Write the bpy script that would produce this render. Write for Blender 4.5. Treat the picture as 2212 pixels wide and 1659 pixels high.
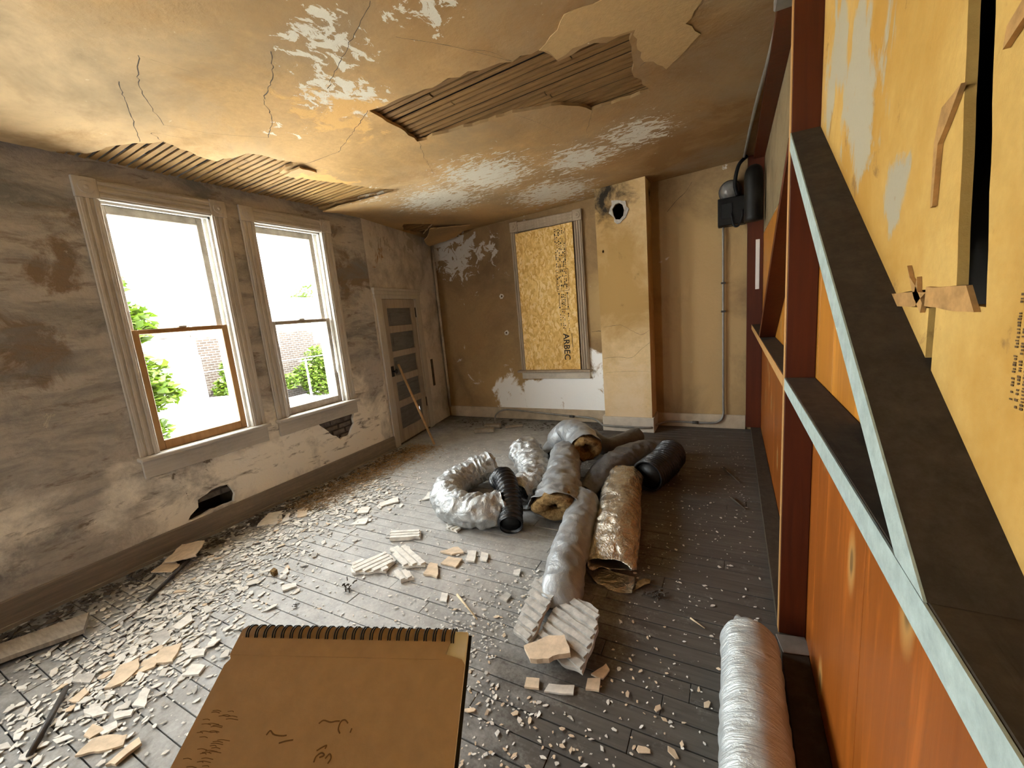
import bpy, bmesh, math, random
from mathutils import Vector, Matrix, noise
from mathutils.geometry import tessellate_polygon
random.seed(7)
S = bpy.context.scene
C = S.collection
for o in list(bpy.data.objects): bpy.data.objects.remove(o)

# ------------------------------------------------------------------ camera
cam_d = bpy.data.cameras.new('camera'); cam = bpy.data.objects.new('camera', cam_d); C.objects.link(cam)
cam_d.sensor_width = 36; cam_d.lens = 896.95 / 2212 * 36; cam_d.clip_start = 0.02; cam_d.clip_end = 300
Rr = Vector((0.88364143, 0.46012275, -0.08639953)); Rd = Vector((0.00256867, -0.18931178, -0.98191367)); Rf = Vector((-0.46815727, 0.86743766, -0.16846563))
CAMZ = 1.4
cam.matrix_world = Matrix(((Rr.x, -Rd.x, -Rf.x, 0), (Rr.y, -Rd.y, -Rf.y, 0), (Rr.z, -Rd.z, -Rf.z, CAMZ), (0, 0, 0, 1)))
S.camera = cam
# ------------------------------------------------------------------ light
S.view_settings.view_transform = 'Standard'; S.view_settings.look = 'None'; S.view_settings.gamma = 1
S.view_settings.use_curve_mapping = False
S.view_settings.exposure = 3.3
W = bpy.data.worlds.new('sky'); S.world = W; W.use_nodes = True
bg = W.node_tree.nodes['Background']; bg.inputs[0].default_value = (0.93, 0.97, 1.0, 1); bg.inputs[1].default_value = 3.6
sd = bpy.data.lights.new('sun', 'SUN'); sd.energy = 9.0; sd.angle = math.radians(0.6); sd.color = (1, 0.95, 0.86)
sun = bpy.data.objects.new('sun', sd); C.objects.link(sun)
sun.rotation_euler = Vector((-0.50, -0.25, -0.85)).to_track_quat('-Z', 'Y').to_euler()
FILLWIN = ((-2.90, -2.50),)        # unseen opening added behind the camera to brighten the far and left walls
for y0, y1 in ((1.23, 1.85), (2.16, 2.78), (-.46, .16), (-1.40, -.78)):        # sampling portals in the four window openings (two lie beside the camera, out of frame)
    pd = bpy.data.lights.new('window_portal', 'AREA'); pd.shape = 'RECTANGLE'; pd.size = 1.6; pd.size_y = y1 - y0; pd.cycles.is_portal = True
    po = bpy.data.objects.new('window_portal', pd); C.objects.link(po); po.location = (-3.60, (y0 + y1) / 2, 1.49); po.rotation_euler = (0, -math.pi / 2, 0)

for x0, x1 in FILLWIN:
    pd = bpy.data.lights.new('window_portal', 'AREA'); pd.shape = 'RECTANGLE'; pd.size = x1 - x0; pd.size_y = 1.6; pd.cycles.is_portal = True
    po = bpy.data.objects.new('window_portal', pd); C.objects.link(po); po.location = ((x0 + x1) / 2, -2.83, 1.49); po.rotation_euler = (-math.pi / 2, 0, math.pi)

# ------------------------------------------------------------------ materials
class NT:
    def __init__(s, name):
        s.m = bpy.data.materials.new(name); s.m.use_nodes = True; s.t = s.m.node_tree
        s.b = s.t.nodes['Principled BSDF']; s.tc = s.t.nodes.new('ShaderNodeTexCoord'); s.co = s.tc.outputs['Object']
    def n(s, ty, **k):
        x = s.t.nodes.new(ty)
        for a, v in k.items(): setattr(x, a, v)
        return x
    def put(s, sock, v):
        if hasattr(v, 'is_output'): s.t.links.new(v, sock)
        else: sock.default_value = v
    def mapv(s, scale=(1, 1, 1), loc=(0, 0, 0), rot=(0, 0, 0), vec=None):
        x = s.n('ShaderNodeMapping'); s.put(x.inputs['Vector'], vec or s.co); x.inputs['Scale'].default_value = scale
        x.inputs['Location'].default_value = loc; x.inputs['Rotation'].default_value = rot; return x.outputs[0]
    def noise(s, scale, detail=4, rough=.6, dist=0, vec=None, col=False):
        x = s.n('ShaderNodeTexNoise'); s.put(x.inputs['Vector'], vec or s.co); x.inputs['Scale'].default_value = scale
        x.inputs['Detail'].default_value = detail; x.inputs['Roughness'].default_value = rough; x.inputs['Distortion'].default_value = dist
        return x.outputs['Color' if col else 'Fac']
    def rng(s, v, a, b, c=0., d=1.):
        x = s.n('ShaderNodeMapRange'); s.put(x.inputs[0], v)
        for i, q in enumerate((a, b, c, d)): x.inputs[i + 1].default_value = q
        return x.outputs[0]
    def math(s, op, a, b=0., c=0.):
        x = s.n('ShaderNodeMath', operation=op); s.put(x.inputs[0], a); s.put(x.inputs[1], b); s.put(x.inputs[2], c); return x.outputs[0]
    def mix(s, f, a, b, mode='MIX'):
        x = s.n('ShaderNodeMix', data_type='RGBA', blend_type=mode); s.put(x.inputs[0], f)
        for i, v in ((6, a), (7, b)): s.put(x.inputs[i], v if hasattr(v, 'is_output') else (*v, 1))
        return x.outputs[2]
    def blobs(s, pts, vec=None):            # soft union of (x, y, z, radius) balls
        r = None
        for x, y, z, q in pts:
            d = s.n('ShaderNodeVectorMath', operation='DISTANCE'); s.put(d.inputs[0], vec or s.co); d.inputs[1].default_value = (x, y, z)
            v = s.rng(d.outputs['Value'], q, q * .15)
            r = v if r is None else s.math('MAXIMUM', r, v)
        return r
    def bump(s, h, strength=.3, dist=.01):
        x = s.n('ShaderNodeBump'); s.put(x.inputs['Height'], h); x.inputs['Strength'].default_value = strength; x.inputs['Distance'].default_value = dist
        s.t.links.new(x.outputs[0], s.b.inputs['Normal'])
    def out(s, col, rough=.8, metal=0., spec=.3):
        s.put(s.b.inputs['Base Color'], col if hasattr(col, 'is_output') else (*col, 1)); s.put(s.b.inputs['Roughness'], rough)
        s.put(s.b.inputs['Metallic'], metal); s.b.inputs['Specular IOR Level'].default_value = spec; return s.m
MT = {}
def plain(name, col, rough=.7, metal=0., var=.25, scale=12, bump=.15, stretch=(1, 1, 1), spec=.3):
    t = NT(name); v = t.mapv(stretch); n = t.noise(scale, 5, .65, vec=v)
    dk = tuple(c * (1 - var) for c in col); lt = tuple(min(1, c * (1 + var)) for c in col)
    c = t.mix(t.rng(n, .3, .7), dk, lt); t.bump(n, bump, .006); MT[name] = t.out(c, rough, metal, spec); return MT[name]
def wood(name, col, dark, rough=.5, stretch=(14, 14, .7), knots=0, var=.5, spec=.35, dust=None, scale=3.0):
    t = NT(name); v = t.mapv(stretch); n = t.noise(scale, 6, .65, .6, vec=v); n2 = t.noise(1.3, 3, .5)
    oi = t.n('ShaderNodeObjectInfo').outputs['Random']
    c = t.mix(t.rng(n, .32, .68), dark, col); c = t.mix(t.rng(n2, .35, .7, 0, .35), c, tuple(min(1, k * 1.5) for k in col))
    c = t.mix(t.rng(oi, 0, 1, 0, var), c, tuple(k * .62 for k in col))
    if knots:
        sp = t.n('ShaderNodeSeparateXYZ'); t.put(sp.inputs[0], t.co); cb = t.n('ShaderNodeCombineXYZ'); t.put(cb.inputs[0], t.math('MULTIPLY', sp.outputs[1], knots)); t.put(cb.inputs[1], t.math('MULTIPLY', sp.outputs[2], knots * .42))
        vo = t.n('ShaderNodeTexVoronoi', voronoi_dimensions='2D'); t.put(vo.inputs['Vector'], cb.outputs[0]); vo.inputs['Scale'].default_value = 1
        c = t.mix(t.rng(t.noise(2.2, 5, .6, .8, vec=t.mapv((6, 6, .5), (3, 1, 2))), .54, .72, 0, .6), c, tuple(min(1, q * 1.9) for q in col))
        k = t.rng(vo.outputs['Distance'], .13, .05); c = t.mix(t.math('MULTIPLY', k, .7), c, (.55, .32, .10)); k2 = t.rng(vo.outputs['Distance'], .06, .03); c = t.mix(t.math('MULTIPLY', k2, .75), c, (.12, .07, .03))
    if dust: c = t.mix(t.rng(t.noise(22, 6, .75), .42, .72, 0, .8), c, dust)
    t.bump(n, .2, .004); MT[name] = t.out(c, rough, 0, spec); return MT[name]

def plaster_mat(name, base, layers, rough=.92, bump=.35, bscale=28):
    t = NT(name); v = t.mix(.06, t.co, t.noise(5, 4, .6, col=True))
    c = t.mix(t.rng(t.noise(2.1, 5, .6), .3, .7, 0, .55), base, tuple(k * .68 for k in base))
    c = t.mix(t.rng(t.noise(38, 4, .7), .35, .7, 0, .3), c, tuple(k * 1.35 for k in base)); h = t.noise(bscale, 6, .7)
    for L in layers:
        col, sc, th, soft = L[:4]; n = t.noise(sc, 6, .68, L[5] if len(L) > 5 else .4, vec=t.mapv(L[6] if len(L) > 6 else (1, 1, 1), (sc * 1.7, sc * .3, sc)))
        if L[4]:
            m = t.blobs([(*q[:3], q[3] * 1.55) for q in L[4]], v); f = t.rng(t.math('ADD', n, t.rng(m, 0, 1, -.42, .22)), th - soft, th + soft)
        else: f = t.rng(n, th - soft, th + soft)
        c = t.mix(f, c, col); h = t.math('SUBTRACT', h, t.math('MULTIPLY', f, .5))
    t.bump(h, bump, .012); MT[name] = t.out(c, rough, 0, .2); return MT[name]

def cz(x): return 2.49 + .04 * (x + 3.37)
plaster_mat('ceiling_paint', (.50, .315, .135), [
    ((.64, .46, .255), 1.1, .44, .22, [(-2.9, .7, 2.5, .9), (-2.4, .4, 2.5, .8), (-2.9, 1.6, 2.5, .5), (-2.2, 3.1, 2.5, .6)]),  # less stained by the windows; also paints in brighter light there
    ((.235, .13, .048), 1.2, .44, .22, [(.1, 2.2, 2.63, 1.3), (.1, 3.6, 2.63, 1.2), (-.5, .9, 2.6, 1.0), (-.2, 4.4, 2.6, 1.0)]),  # brown stain at the right that also paints in dimmer light
    ((.36, .22, .09), 1.6, .60, .10, None), ((.29, .21, .12), 1.1, .56, .14, None),
    ((.64, .60, .50), 11, .60, .012, [(-1.62, 1.62, 2.56, .38), (-1.38, 1.36, 2.57, .34), (-2.12, 1.66, 2.54, .22), (-.95, 1.42, 2.59, .3), (-2.2, 1.9, 2.54, .16)], .6, (1.6, 1, 1)),
    ((.64, .60, .50), 12, .625, .012, [(-1.7, 3.1, 2.56, .75), (-1.0, 3.35, 2.58, .55), (-.55, 3.2, 2.6, .5), (-2.3, 3.3, 2.53, .75), (-1.5, 4.0, 2.56, .75), (-2.6, 2.7, 2.52, .35)], .9, (1, 2.2, 1)),
    ((.22, .145, .07), 34, .71, .03, None, .3), ((.66, .55, .36), 26, .71, .03, None, .5),
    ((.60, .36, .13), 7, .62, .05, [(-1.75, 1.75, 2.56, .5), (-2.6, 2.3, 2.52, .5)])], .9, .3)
plaster_mat('ceiling_torn_paper', (.44, .29, .13), [((.40, .27, .13), 6, .6, .1, None)])
plaster_mat('window_wall_plaster', (.47, .43, .385), [
    ((.23, .17, .115), 3.2, .54, .05, [(-3.37, .9, 1.7, .35), (-3.37, .75, 1.35, .4), (-3.37, .6, 1.6, .35), (-3.37, 1.0, 2.0, .35), (-3.37, 2.95, 1.9, .5)]),
    ((.22, .215, .205), 3.0, .56, .10, None, .5, (1, .7, 2.2)),
    ((.88, .83, .74), 2.6, .42, .10, [(-3.37, 1.2, .3, .4), (-3.37, 1.9, .35, .6), (-3.37, 2.6, .35, .6), (-3.37, .5, .5, .3), (-3.37, 3.15, .55, .35), (-3.37, .8, 1.05, .16)]),
    ((.20, .165, .125), 5.5, .55, .012, [(-3.37, 1.35, .50, .32), (-3.37, 1.28, .31, .20), (-3.37, 1.5, .46, .22), (-3.37, 2.5, .33, .17), (-3.37, 2.22, .52, .10), (-3.37, 2.78, .29, .14), (-3.37, 1.9, .5, .12), (-3.37, 2.6, .2, .10)], .5),
    ((.21, .175, .14), 6, .62, .06, None, .5, (1, .6, 2.2)),
    ((.50, .46, .38), 9, .69, .02, None, .5)], .93, .45)
plaster_mat('closet_wall_plaster', (.68, .63, .57), [
    ((.38, .345, .305), 2.4, .55, .10, None), ((.46, .415, .34), 6, .56, .02, [(-3.52, 4.0, 2.35, .45), (-3.42, 3.42, 2.2, .4), (-3.6, 4.5, 2.2, .3), (-3.40, 3.3, .5, .35)], .7, (1, 1, .7)),
    ((.36, .22, .10), 5, .58, .04, [(-3.37, 3.3, 2.0, .3), (-3.37, 3.25, .95, .35)])], .93, .4)
plaster_mat('far_wall_plaster', (.36, .235, .112), [
    ((.22, .145, .075), 1.3, .54, .12, None), ((.44, .30, .14), 1.6, .40, .12, [(-.3, 4.79, .9, .8), (-.3, 4.79, 1.7, .7), (-2.5, 4.79, .35, .6), (-1.4, 4.79, 1.3, .4)]),
    ((.62, .58, .52), 7, .50, .012, [(-3.0, 4.79, 2.1, .5), (-2.60, 4.79, 2.12, .36), (-2.48, 4.79, 1.8, .3), (-3.3, 4.79, 2.25, .5), (-2.9, 4.79, 1.62, .3), (-2.47, 4.79, 1.45, .2), (-3.35, 4.79, 1.6, .16), (-1.42, 4.79, 2.3, .25)], .8),
    ((.95, .96, .96), 3, .27, .04, [(-2.35, 4.79, .25, .34), (-1.95, 4.79, .2, .40), (-1.5, 4.79, .25, .42), (-1.36, 4.79, .7, .25), (-2.1, 4.79, .2, .35)], .6),
    ((.60, .50, .27), 6, .60, .04, [(-.12, 4.79, 1.62, .2), (.02, 4.79, 1.6, .2), (-.5, 4.79, 1.6, .16), (-.42, 4.79, .75, .14)]),
    ((.55, .50, .42), 8, .62, .03, [(-.1, 4.79, .35, .3), (-.5, 4.79, .3, .25)])], .92, .3)
plaster_mat('chimney_plaster', (.68, .50, .27), [
    ((.43, .27, .10), 1.5, .50, .15, [(-1.0, 4.49, 1.7, .9), (-1.0, 4.49, 2.3, .6)]), ((.035, .028, .022), 5, .34, .14, [(-1.02, 4.49, 2.36, .27), (-1.15, 4.49, 2.42, .2), (-.83, 4.49, 2.45, .16)]),
    ((.72, .56, .36), 3, .48, .1, [(-1.0, 4.49, .4, .5)]), ((.52, .48, .41), 8, .6, .03, [(-.95, 4.49, 2.52, .2)])], .92, .3)
plaster_mat('dark_partition_plaster', (.27, .205, .115), [((.18, .13, .07), 2, .55, .1, None)])
plaster_mat('back_wall_plaster', (.34, .27, .18), [((.24, .18, .12), 2, .55, .1, None)])
plaster_mat('drywall_paper', (.58, .37, .11), [((.43, .23, .045), 1.5, .52, .13, None), ((.38, .33, .23), 7, .63, .03, [(.26, 1.2, 1.75, .35), (.26, 1.5, 1.9, .3), (.26, .97, 1.48, .12)], .3, (1, 1, .4)), ((.27, .145, .045), 9, .66, .05, None)], .9, .2, 60)
plain('drywall_core', (.24, .10, .03), .9); plain('torn_paper', (.40, .22, .075), .85, var=.3, scale=30)
wood('casing_paint', (.53, .495, .44), (.35, .32, .28), .75, (16, 16, 1.2), var=.2, dust=(.52, .48, .43))
wood('casing_paint_horizontal', (.53, .495, .44), (.35, .32, .28), .75, (16, 1.2, 16), var=.2, dust=(.52, .48, .43))
wood('far_casing_paint', (.42, .33, .235), (.25, .19, .13), .7, (16, 16, 1.2), var=.2)
wood('baseboard_paint', (.27, .225, .17), (.13, .105, .08), .8, (10, 1.0, 14), var=.1, dust=(.2, .17, .14))
plain('pale_baseboard', (.56, .50, .41), .8, var=.15, scale=9); plain('far_baseboard_paint', (.47, .38, .27), .8, var=.2, scale=7)
plain('white_jamb', (.66, .64, .59), .6, var=.12, scale=20); wood('sash_stain', (.42, .235, .085), (.26, .13, .045), .5, (14, 14, 1)); plain('sash_grey', (.34, .30, .25), .7, var=.3)
wood('door_paint', (.42, .36, .29), (.26, .22, .18), .7, (12, 12, 1), var=.1); wood('door_panel_paint', (.18, .18, .185), (.10, .10, .105), .65, (2, 2, 9), var=.3)
t = NT('floor_wood'); v = t.mapv((1.1, 15, 15)); n = t.noise(3, 6, .65, .6, vec=v); oi = t.n('ShaderNodeObjectInfo').outputs['Random']
c = t.mix(t.rng(n, .32, .68), (.062, .054, .046), (.115, .103, .088)); c = t.mix(t.rng(oi, 0, 1, 0, .4), c, (.060, .053, .046))
dm = t.blobs([(-2.3, 1.3, 0, 1.7), (-1.8, 1.9, 0, 1.6), (-2.5, 2.6, 0, 1.6), (-1.6, 1.0, 0, 1.1), (-2.5, 3.5, 0, 1.7)]); dn_ = t.noise(7, 7, .75); dn2 = t.noise(60, 4, .7)  # plaster dust around the rubble, also painting brighter floor on the window side
dust = t.rng(t.math('ADD', t.math('ADD', t.rng(dm, 0, .75, -.10, .30), t.math('MULTIPLY', dn_, .6)), t.math('MULTIPLY', dn2, .3)), .40, .86)
c = t.mix(dust, c, (.45, .44, .415)); t.bump(n, .2, .004); MT['floor_wood'] = t.out(c, .6, 0, .35)
plain('subfloor', (.02, .018, .015), .9)
wood('lath_wood', (.42, .25, .085), (.17, .09, .035), .8, (2.2, 14, 14), var=.75); wood('old_lath_wood', (.235, .125, .038), (.10, .052, .018), .8, (2.2, 14, 14), var=.7)
plain('cavity', (.02, .016, .012), .95); plain('brick', (.155, .135, .12), .9, var=.35, scale=25, bump=.5); plain('mortar', (.13, .12, .108), .95, bump=.5)
wood('orange_plank', (.29, .080, .009), (.20, .050, .005), .38, (9, 9, .55), 3.1, var=.12, spec=.4); wood('honey_plank', (.44, .18, .022), (.31, .11, .012), .4, (9, 9, .55), 3.3, var=.15, spec=.4)
wood('old_red_stud', (.085, .015, .0016), (.052, .008, .0008), .5, (10, 10, .6), var=.1); wood('lit_edge_wood', (.50, .28, .10), (.36, .18, .06), .5, (10, 10, .6), var=.1)  # edge tone is the stud's wood with window light painted in
wood('dusty_timber', (.040, .028, .016), (.026, .018, .010), .9, (12, 1.2, 12), var=.1, dust=(.066, .050, .034)); plain('mint_paint', (.34, .41, .38), .75, var=.18, scale=45, bump=.4)
wood('osb_under', (.5, .3, .1), (.4, .2, .05)); plain('ink', (.035, .022, .014), .8, bump=0); plain('faded_ink', (.11, .06, .022), .8, bump=0)
plain('chip_plaster', (.66, .63, .575), .9, var=.18, scale=30, bump=.4); plain('chip_tan', (.60, .475, .34), .88, var=.2, scale=26); plain('chip_grey', (.42, .40, .365), .92, var=.25, scale=30, bump=.5)
plain('straw', (.30, .19, .085), .9, var=.5, scale=14); plain('dirt', (.075, .06, .045), .95, var=.5); plain('black_rubber', (.008, .008, .009), .55)
plain('grey_pipe', (.25, .235, .21), .5, .3, var=.2); plain('dark_pipe', (.055, .046, .038), .5); plain('enamel_black', (.008, .007, .006), .5); plain('meter_glass', (.16, .155, .145), .3, .1)
plain('cardboard', (.42, .285, .16), .85, var=.07, scale=60, bump=.08); plain('pencil', (.15, .085, .035), .9, bump=0); plain('paper_white', (.72, .70, .66), .85, var=.05); plain('wire_black', (.02, .019, .018), .4, .6)
plain('board_grey', (.27, .225, .175), .8, var=.3, stretch=(1, 6, 1)); plain('stick_wood', (.40, .25, .12), .7, var=.3, scale=20); plain('sliver_wood', (.58, .46, .30), .8)
t = NT('insulation'); n = t.noise(24, 7, .75, 1.2); t.bump(t.noise(40, 6, .8), 1, .02); MT['insulation'] = t.out(t.mix(t.rng(n, .35, .65), (.11, .055, .015), (.46, .29, .11)), .9)
t = NT('white_insulation'); n = t.noise(24, 7, .75, 1.2); t.bump(t.noise(40, 6, .8), 1, .02); MT['white_insulation'] = t.out(t.mix(t.rng(n, .35, .65), (.5, .44, .34), (.78, .76, .72)), .9)
def jacket(name, col, rough, metal, fold=14, fstr=.5, spec=.5, fine=70, stretch=(1, 1, 1)):
    t = NT(name); v = t.mapv(stretch); n = t.noise(fold, 5, .6, 1.5, vec=v); f = t.noise(fine, 4, .6, .5)
    c = t.mix(t.rng(n, .3, .7), tuple(k * .8 for k in col), tuple(min(1, k * 1.15) for k in col)); t.bump(t.math('ADD', n, t.math('MULTIPLY', f, .25)), fstr, .02)
    MT[name] = t.out(c, rough, metal, spec)
jacket('grey_jacket', (.31, .318, .32), .42, .35, 10, .35); jacket('silver_jacket', (.44, .45, .445), .33, .45, 16, .7); jacket('dark_jacket', (.105, .105, .108), .5, .1, 9, .4)
jacket('foil', (.62, .56, .45), .22, .85, 13, 1.0); jacket('bubble_silver', (.60, .64, .64), .36, .5, 8, .55, .5, 130, (1, 6, 1)); jacket('black_plastic', (.012, .012, .013), .28, 0, 20, .3)
# --- glass
t = NT('window_glass'); tr = t.n('ShaderNodeBsdfTransparent'); tr.inputs[0].default_value = (.97, .98, .97, 1); gl = t.n('ShaderNodeBsdfGlossy'); gl.inputs['Roughness'].default_value = .02
fr = t.n('ShaderNodeLayerWeight'); fr.inputs[0].default_value = .5; mx = t.n('ShaderNodeMixShader'); t.t.links.new(t.rng(fr.outputs['Facing'], .55, 1., .035, .45), mx.inputs[0]); t.t.links.new(tr.outputs[0], mx.inputs[1]); t.t.links.new(gl.outputs[0], mx.inputs[2])
t.t.links.new(mx.outputs[0], t.t.nodes['Material Output'].inputs[0]); MT['window_glass'] = t.m
# --- oriented strand board
t = NT('osb'); a = t.noise(9, 3, .5, col=True); ang = t.mix(.12, t.co, a)
v1 = t.n('ShaderNodeTexVoronoi'); t.put(v1.inputs['Vector'], t.mapv((1, 1, .38), vec=ang)); v1.inputs['Scale'].default_value = 66
v2 = t.n('ShaderNodeTexVoronoi'); t.put(v2.inputs['Vector'], t.mapv((1, 1, .4), rot=(0, .8, 0), vec=ang)); v2.inputs['Scale'].default_value = 52
c = t.mix(t.rng(v1.outputs['Color'], .1, .9), (.58, .31, .065), (.88, .61, .22)); c = t.mix(t.rng(v2.outputs['Color'], .62, .70, 0, .75), c, (.92, .70, .34)); c = t.mix(t.rng(t.noise(34, 4, .6), .64, .72, 0, .8), c, (.16, .075, .02))
c = t.mix(t.rng(t.noise(1.6, 2, .5), .4, .7, 0, .35), c, (.60, .34, .085)); t.bump(v1.outputs['Distance'], .3, .004); MT['osb'] = t.out(c, .7)
# --- outdoors
t = NT('far_brick'); bt = t.n('ShaderNodeTexBrick'); sx = t.n('ShaderNodeSeparateXYZ'); t.put(sx.inputs[0], t.co); cx_ = t.n('ShaderNodeCombineXYZ'); t.put(cx_.inputs[0], sx.outputs[1]); t.put(cx_.inputs[1], sx.outputs[2]); t.put(bt.inputs['Vector'], cx_.outputs[0]); bt.inputs['Scale'].default_value = 1
for k, v in (('Brick Width', .42), ('Row Height', .16), ('Mortar Size', .025)): bt.inputs[k].default_value = v
bt.inputs['Color1'].default_value = (.0085, .0048, .003, 1); bt.inputs['Color2'].default_value = (.017, .011, .0075, 1); bt.inputs['Mortar'].default_value = (.034, .031, .028, 1)
w = t.rng(t.math('ADD', sx.outputs[2], t.math('MULTIPLY', t.noise(.6, 3, .6), 2.2)), 2.4, 3.2)
MT['far_brick'] = t.out(t.mix(w, bt.outputs[0], (.06, .058, .055)), .9)
plain('concrete_yard', (.62, .60, .56), .9, var=.08, scale=1.5); plain('house_white', (.72, .72, .70), .8, var=.06); plain('roof_grey', (.02, .02, .02), .8); plain('car_white', (.75, .75, .75), .3); plain('car_glass', (.012, .012, .013), .4); plain('tyre', (.03, .03, .03), .8)
t = NT('leaf'); n = t.noise(3, 3, .6); t.put(t.b.inputs['Subsurface Weight'], 0.); tl = t.n('ShaderNodeBsdfTranslucent'); col = t.mix(t.rng(n, .35, .65), (.026, .050, .0022), (.046, .074, .0042)); t.put(tl.inputs[0], col)
t.out(col, .6); ad = t.n('ShaderNodeMixShader'); ad.inputs[0].default_value = .4; t.t.links.new(t.b.outputs[0], ad.inputs[1]); t.t.links.new(tl.outputs[0], ad.inputs[2]); t.t.links.new(ad.outputs[0], t.t.nodes['Material Output'].inputs[0]); MT['leaf'] = t.m
plain('bark', (.10, .075, .055), .9)

# ------------------------------------------------------------------ mesh helpers
def link(name, me, m=None, parent=None, smooth=False):
    o = bpy.data.objects.new(name, me); C.objects.link(o)
    if m:
        for k in (m if isinstance(m, (list, tuple)) else [m]): me.materials.append(MT[k])
    if parent: o.parent = parent
    if smooth:
        for p in me.polygons: p.use_smooth = True
    return o
def fin(name, bm, m=None, parent=None, smooth=False, normals=True):
    if normals: bmesh.ops.recalc_face_normals(bm, faces=bm.faces)
    me = bpy.data.meshes.new(name); bm.to_mesh(me); bm.free(); return link(name, me, m, parent, smooth)
def bx(bm, x0, x1, y0, y1, z0, z1, bev=0.):
    r = bmesh.ops.create_cube(bm, size=1, matrix=Matrix.Translation(((x0 + x1) / 2, (y0 + y1) / 2, (z0 + z1) / 2)) @ Matrix.Diagonal((x1 - x0, y1 - y0, z1 - z0, 1)))
    if bev:
        es = {e for v in r['verts'] for e in v.link_edges}
        bmesh.ops.bevel(bm, geom=list(es), offset=bev, segments=1, affect='EDGES')
def box(name, x0, x1, y0, y1, z0, z1, m, parent=None, bev=0.):
    bm = bmesh.new(); bx(bm, x0, x1, y0, y1, z0, z1, bev); return fin(name, bm, m, parent)
def tag(o, label=None, cat=None, group=None, kind=None):
    if label: o['label'] = label
    if cat: o['category'] = cat
    if group: o['group'] = group
    if kind: o['kind'] = kind
    return o
def empty(name, loc=(0, 0, 0), rz=0.):
    o = bpy.data.objects.new(name, None); C.objects.link(o); o.location = loc; o.rotation_euler = (0, 0, rz); o.empty_display_size = .05; return o
def struct(o): o['kind'] = 'structure'; return o
def ragged(poly, step=.05, amp=.012, seed=0):
    out = []
    for i, (a, b) in enumerate(zip(poly, poly[1:] + poly[:1])):
        A = Vector((*a, 0)); B = Vector((*b, 0)); n = max(1, int((B - A).length / step))
        d = (B - A); pr = Vector((-d.y, d.x, 0)); pr = pr.normalized() if pr.length else pr
        for k in range(n):
            p = A + d * (k / n); q = noise.noise(Vector((p.x * 17 + seed, p.y * 17, seed * 1.3))) * amp * 2
            p = p + pr * q; out.append((p.x, p.y))
    return out
def prism(bm, outer, holes, d0, d1, f):     # polygon with holes, extruded from depth d0 to d1, placed by f(u, v, d)
    loops = [outer] + list(holes); flat = [p for l in loops for p in l]
    tris = tessellate_polygon([[Vector((u, v, 0)) for u, v in l] for l in loops])
    A = [bm.verts.new(f(u, v, d0)) for u, v in flat]; B = [bm.verts.new(f(u, v, d1)) for u, v in flat]
    for t in tris:
        for q in (A, B):
            try: bm.faces.new([q[i] for i in t])
            except ValueError: pass
    i = 0
    for l in loops:
        n = len(l)
        for k in range(n):
            a, b = i + k, i + (k + 1) % n
            try: bm.faces.new((A[a], A[b], B[b], B[a]))
            except ValueError: pass
        i += n
def cat(pts, n):                            # Catmull-Rom resampling
    P = [Vector(p) for p in pts]; P = [P[0] * 2 - P[1]] + P + [P[-1] * 2 - P[-2]]; out = []; m = len(P) - 3
    for i in range(n):
        s = i / (n - 1) * m; k = min(int(s), m - 1); u = s - k; a, b, c, d = P[k:k + 4]
        out.append(.5 * ((2 * b) + (c - a) * u + (2 * a - 5 * b + 4 * c - d) * u * u + (3 * b - a - 3 * c + d) * u ** 3))
    return out
def tube_bm(path, rad, seg=12, cap=True, mod=None, squash=1., floor=None, smoothn=None):
    bm = bmesh.new(); n = len(path); up = Vector((0, 0, 1)); rings = []; s = 0.
    tg0 = (path[1] - path[0]).normalized()
    if abs(tg0.dot(up)) > .9: up = Vector((1, 0, 0))
    for i, p in enumerate(path):
        tg = (path[min(i + 1, n - 1)] - path[max(i - 1, 0)]).normalized(); side = tg.cross(up).normalized(); up = side.cross(tg).normalized()
        if i: s += (p - path[i - 1]).length
        r = rad(i / (n - 1)) if callable(rad) else rad; ring = []
        for k in range(seg):
            a = 2 * math.pi * k / seg; dv = side * math.cos(a) + up * math.sin(a); q = r
            if mod: q = r * mod(s, a, i / (n - 1), dv)
            off = dv * q; off.z *= squash(i / (n - 1)) if callable(squash) else squash; v = p + off
            if floor is not None and v.z < floor: v.z = floor + .001 * math.sin(k * 3.1)
            ring.append(bm.verts.new(v))
        rings.append(ring)
    for a, b in zip(rings, rings[1:]):
        for k in range(seg): bm.faces.new((a[k], a[(k + 1) % seg], b[(k + 1) % seg], b[k]))
    if cap:
        bm.faces.new(rings[0][::-1]); bm.faces.new(rings[-1])
    return bm
def rod(name, a, b, r, m, parent=None, seg=10, r2=None):
    a, b = Vector(a), Vector(b); q = r if r2 is None else r2
    return fin(name, tube_bm([a, a.lerp(b, .5), b], lambda s: r + (q - r) * s, seg), m, parent, True)
def pipe(name, pts, r, m, parent=None, n=40, seg=10): return fin(name, tube_bm(cat(pts, n), r, seg), m, parent, True)
def copy_tree(o, parent=None):
    c = o.copy(); C.objects.link(c); c.parent = parent
    for ch in list(o.children): copy_tree(ch, c)
    return c

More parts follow.
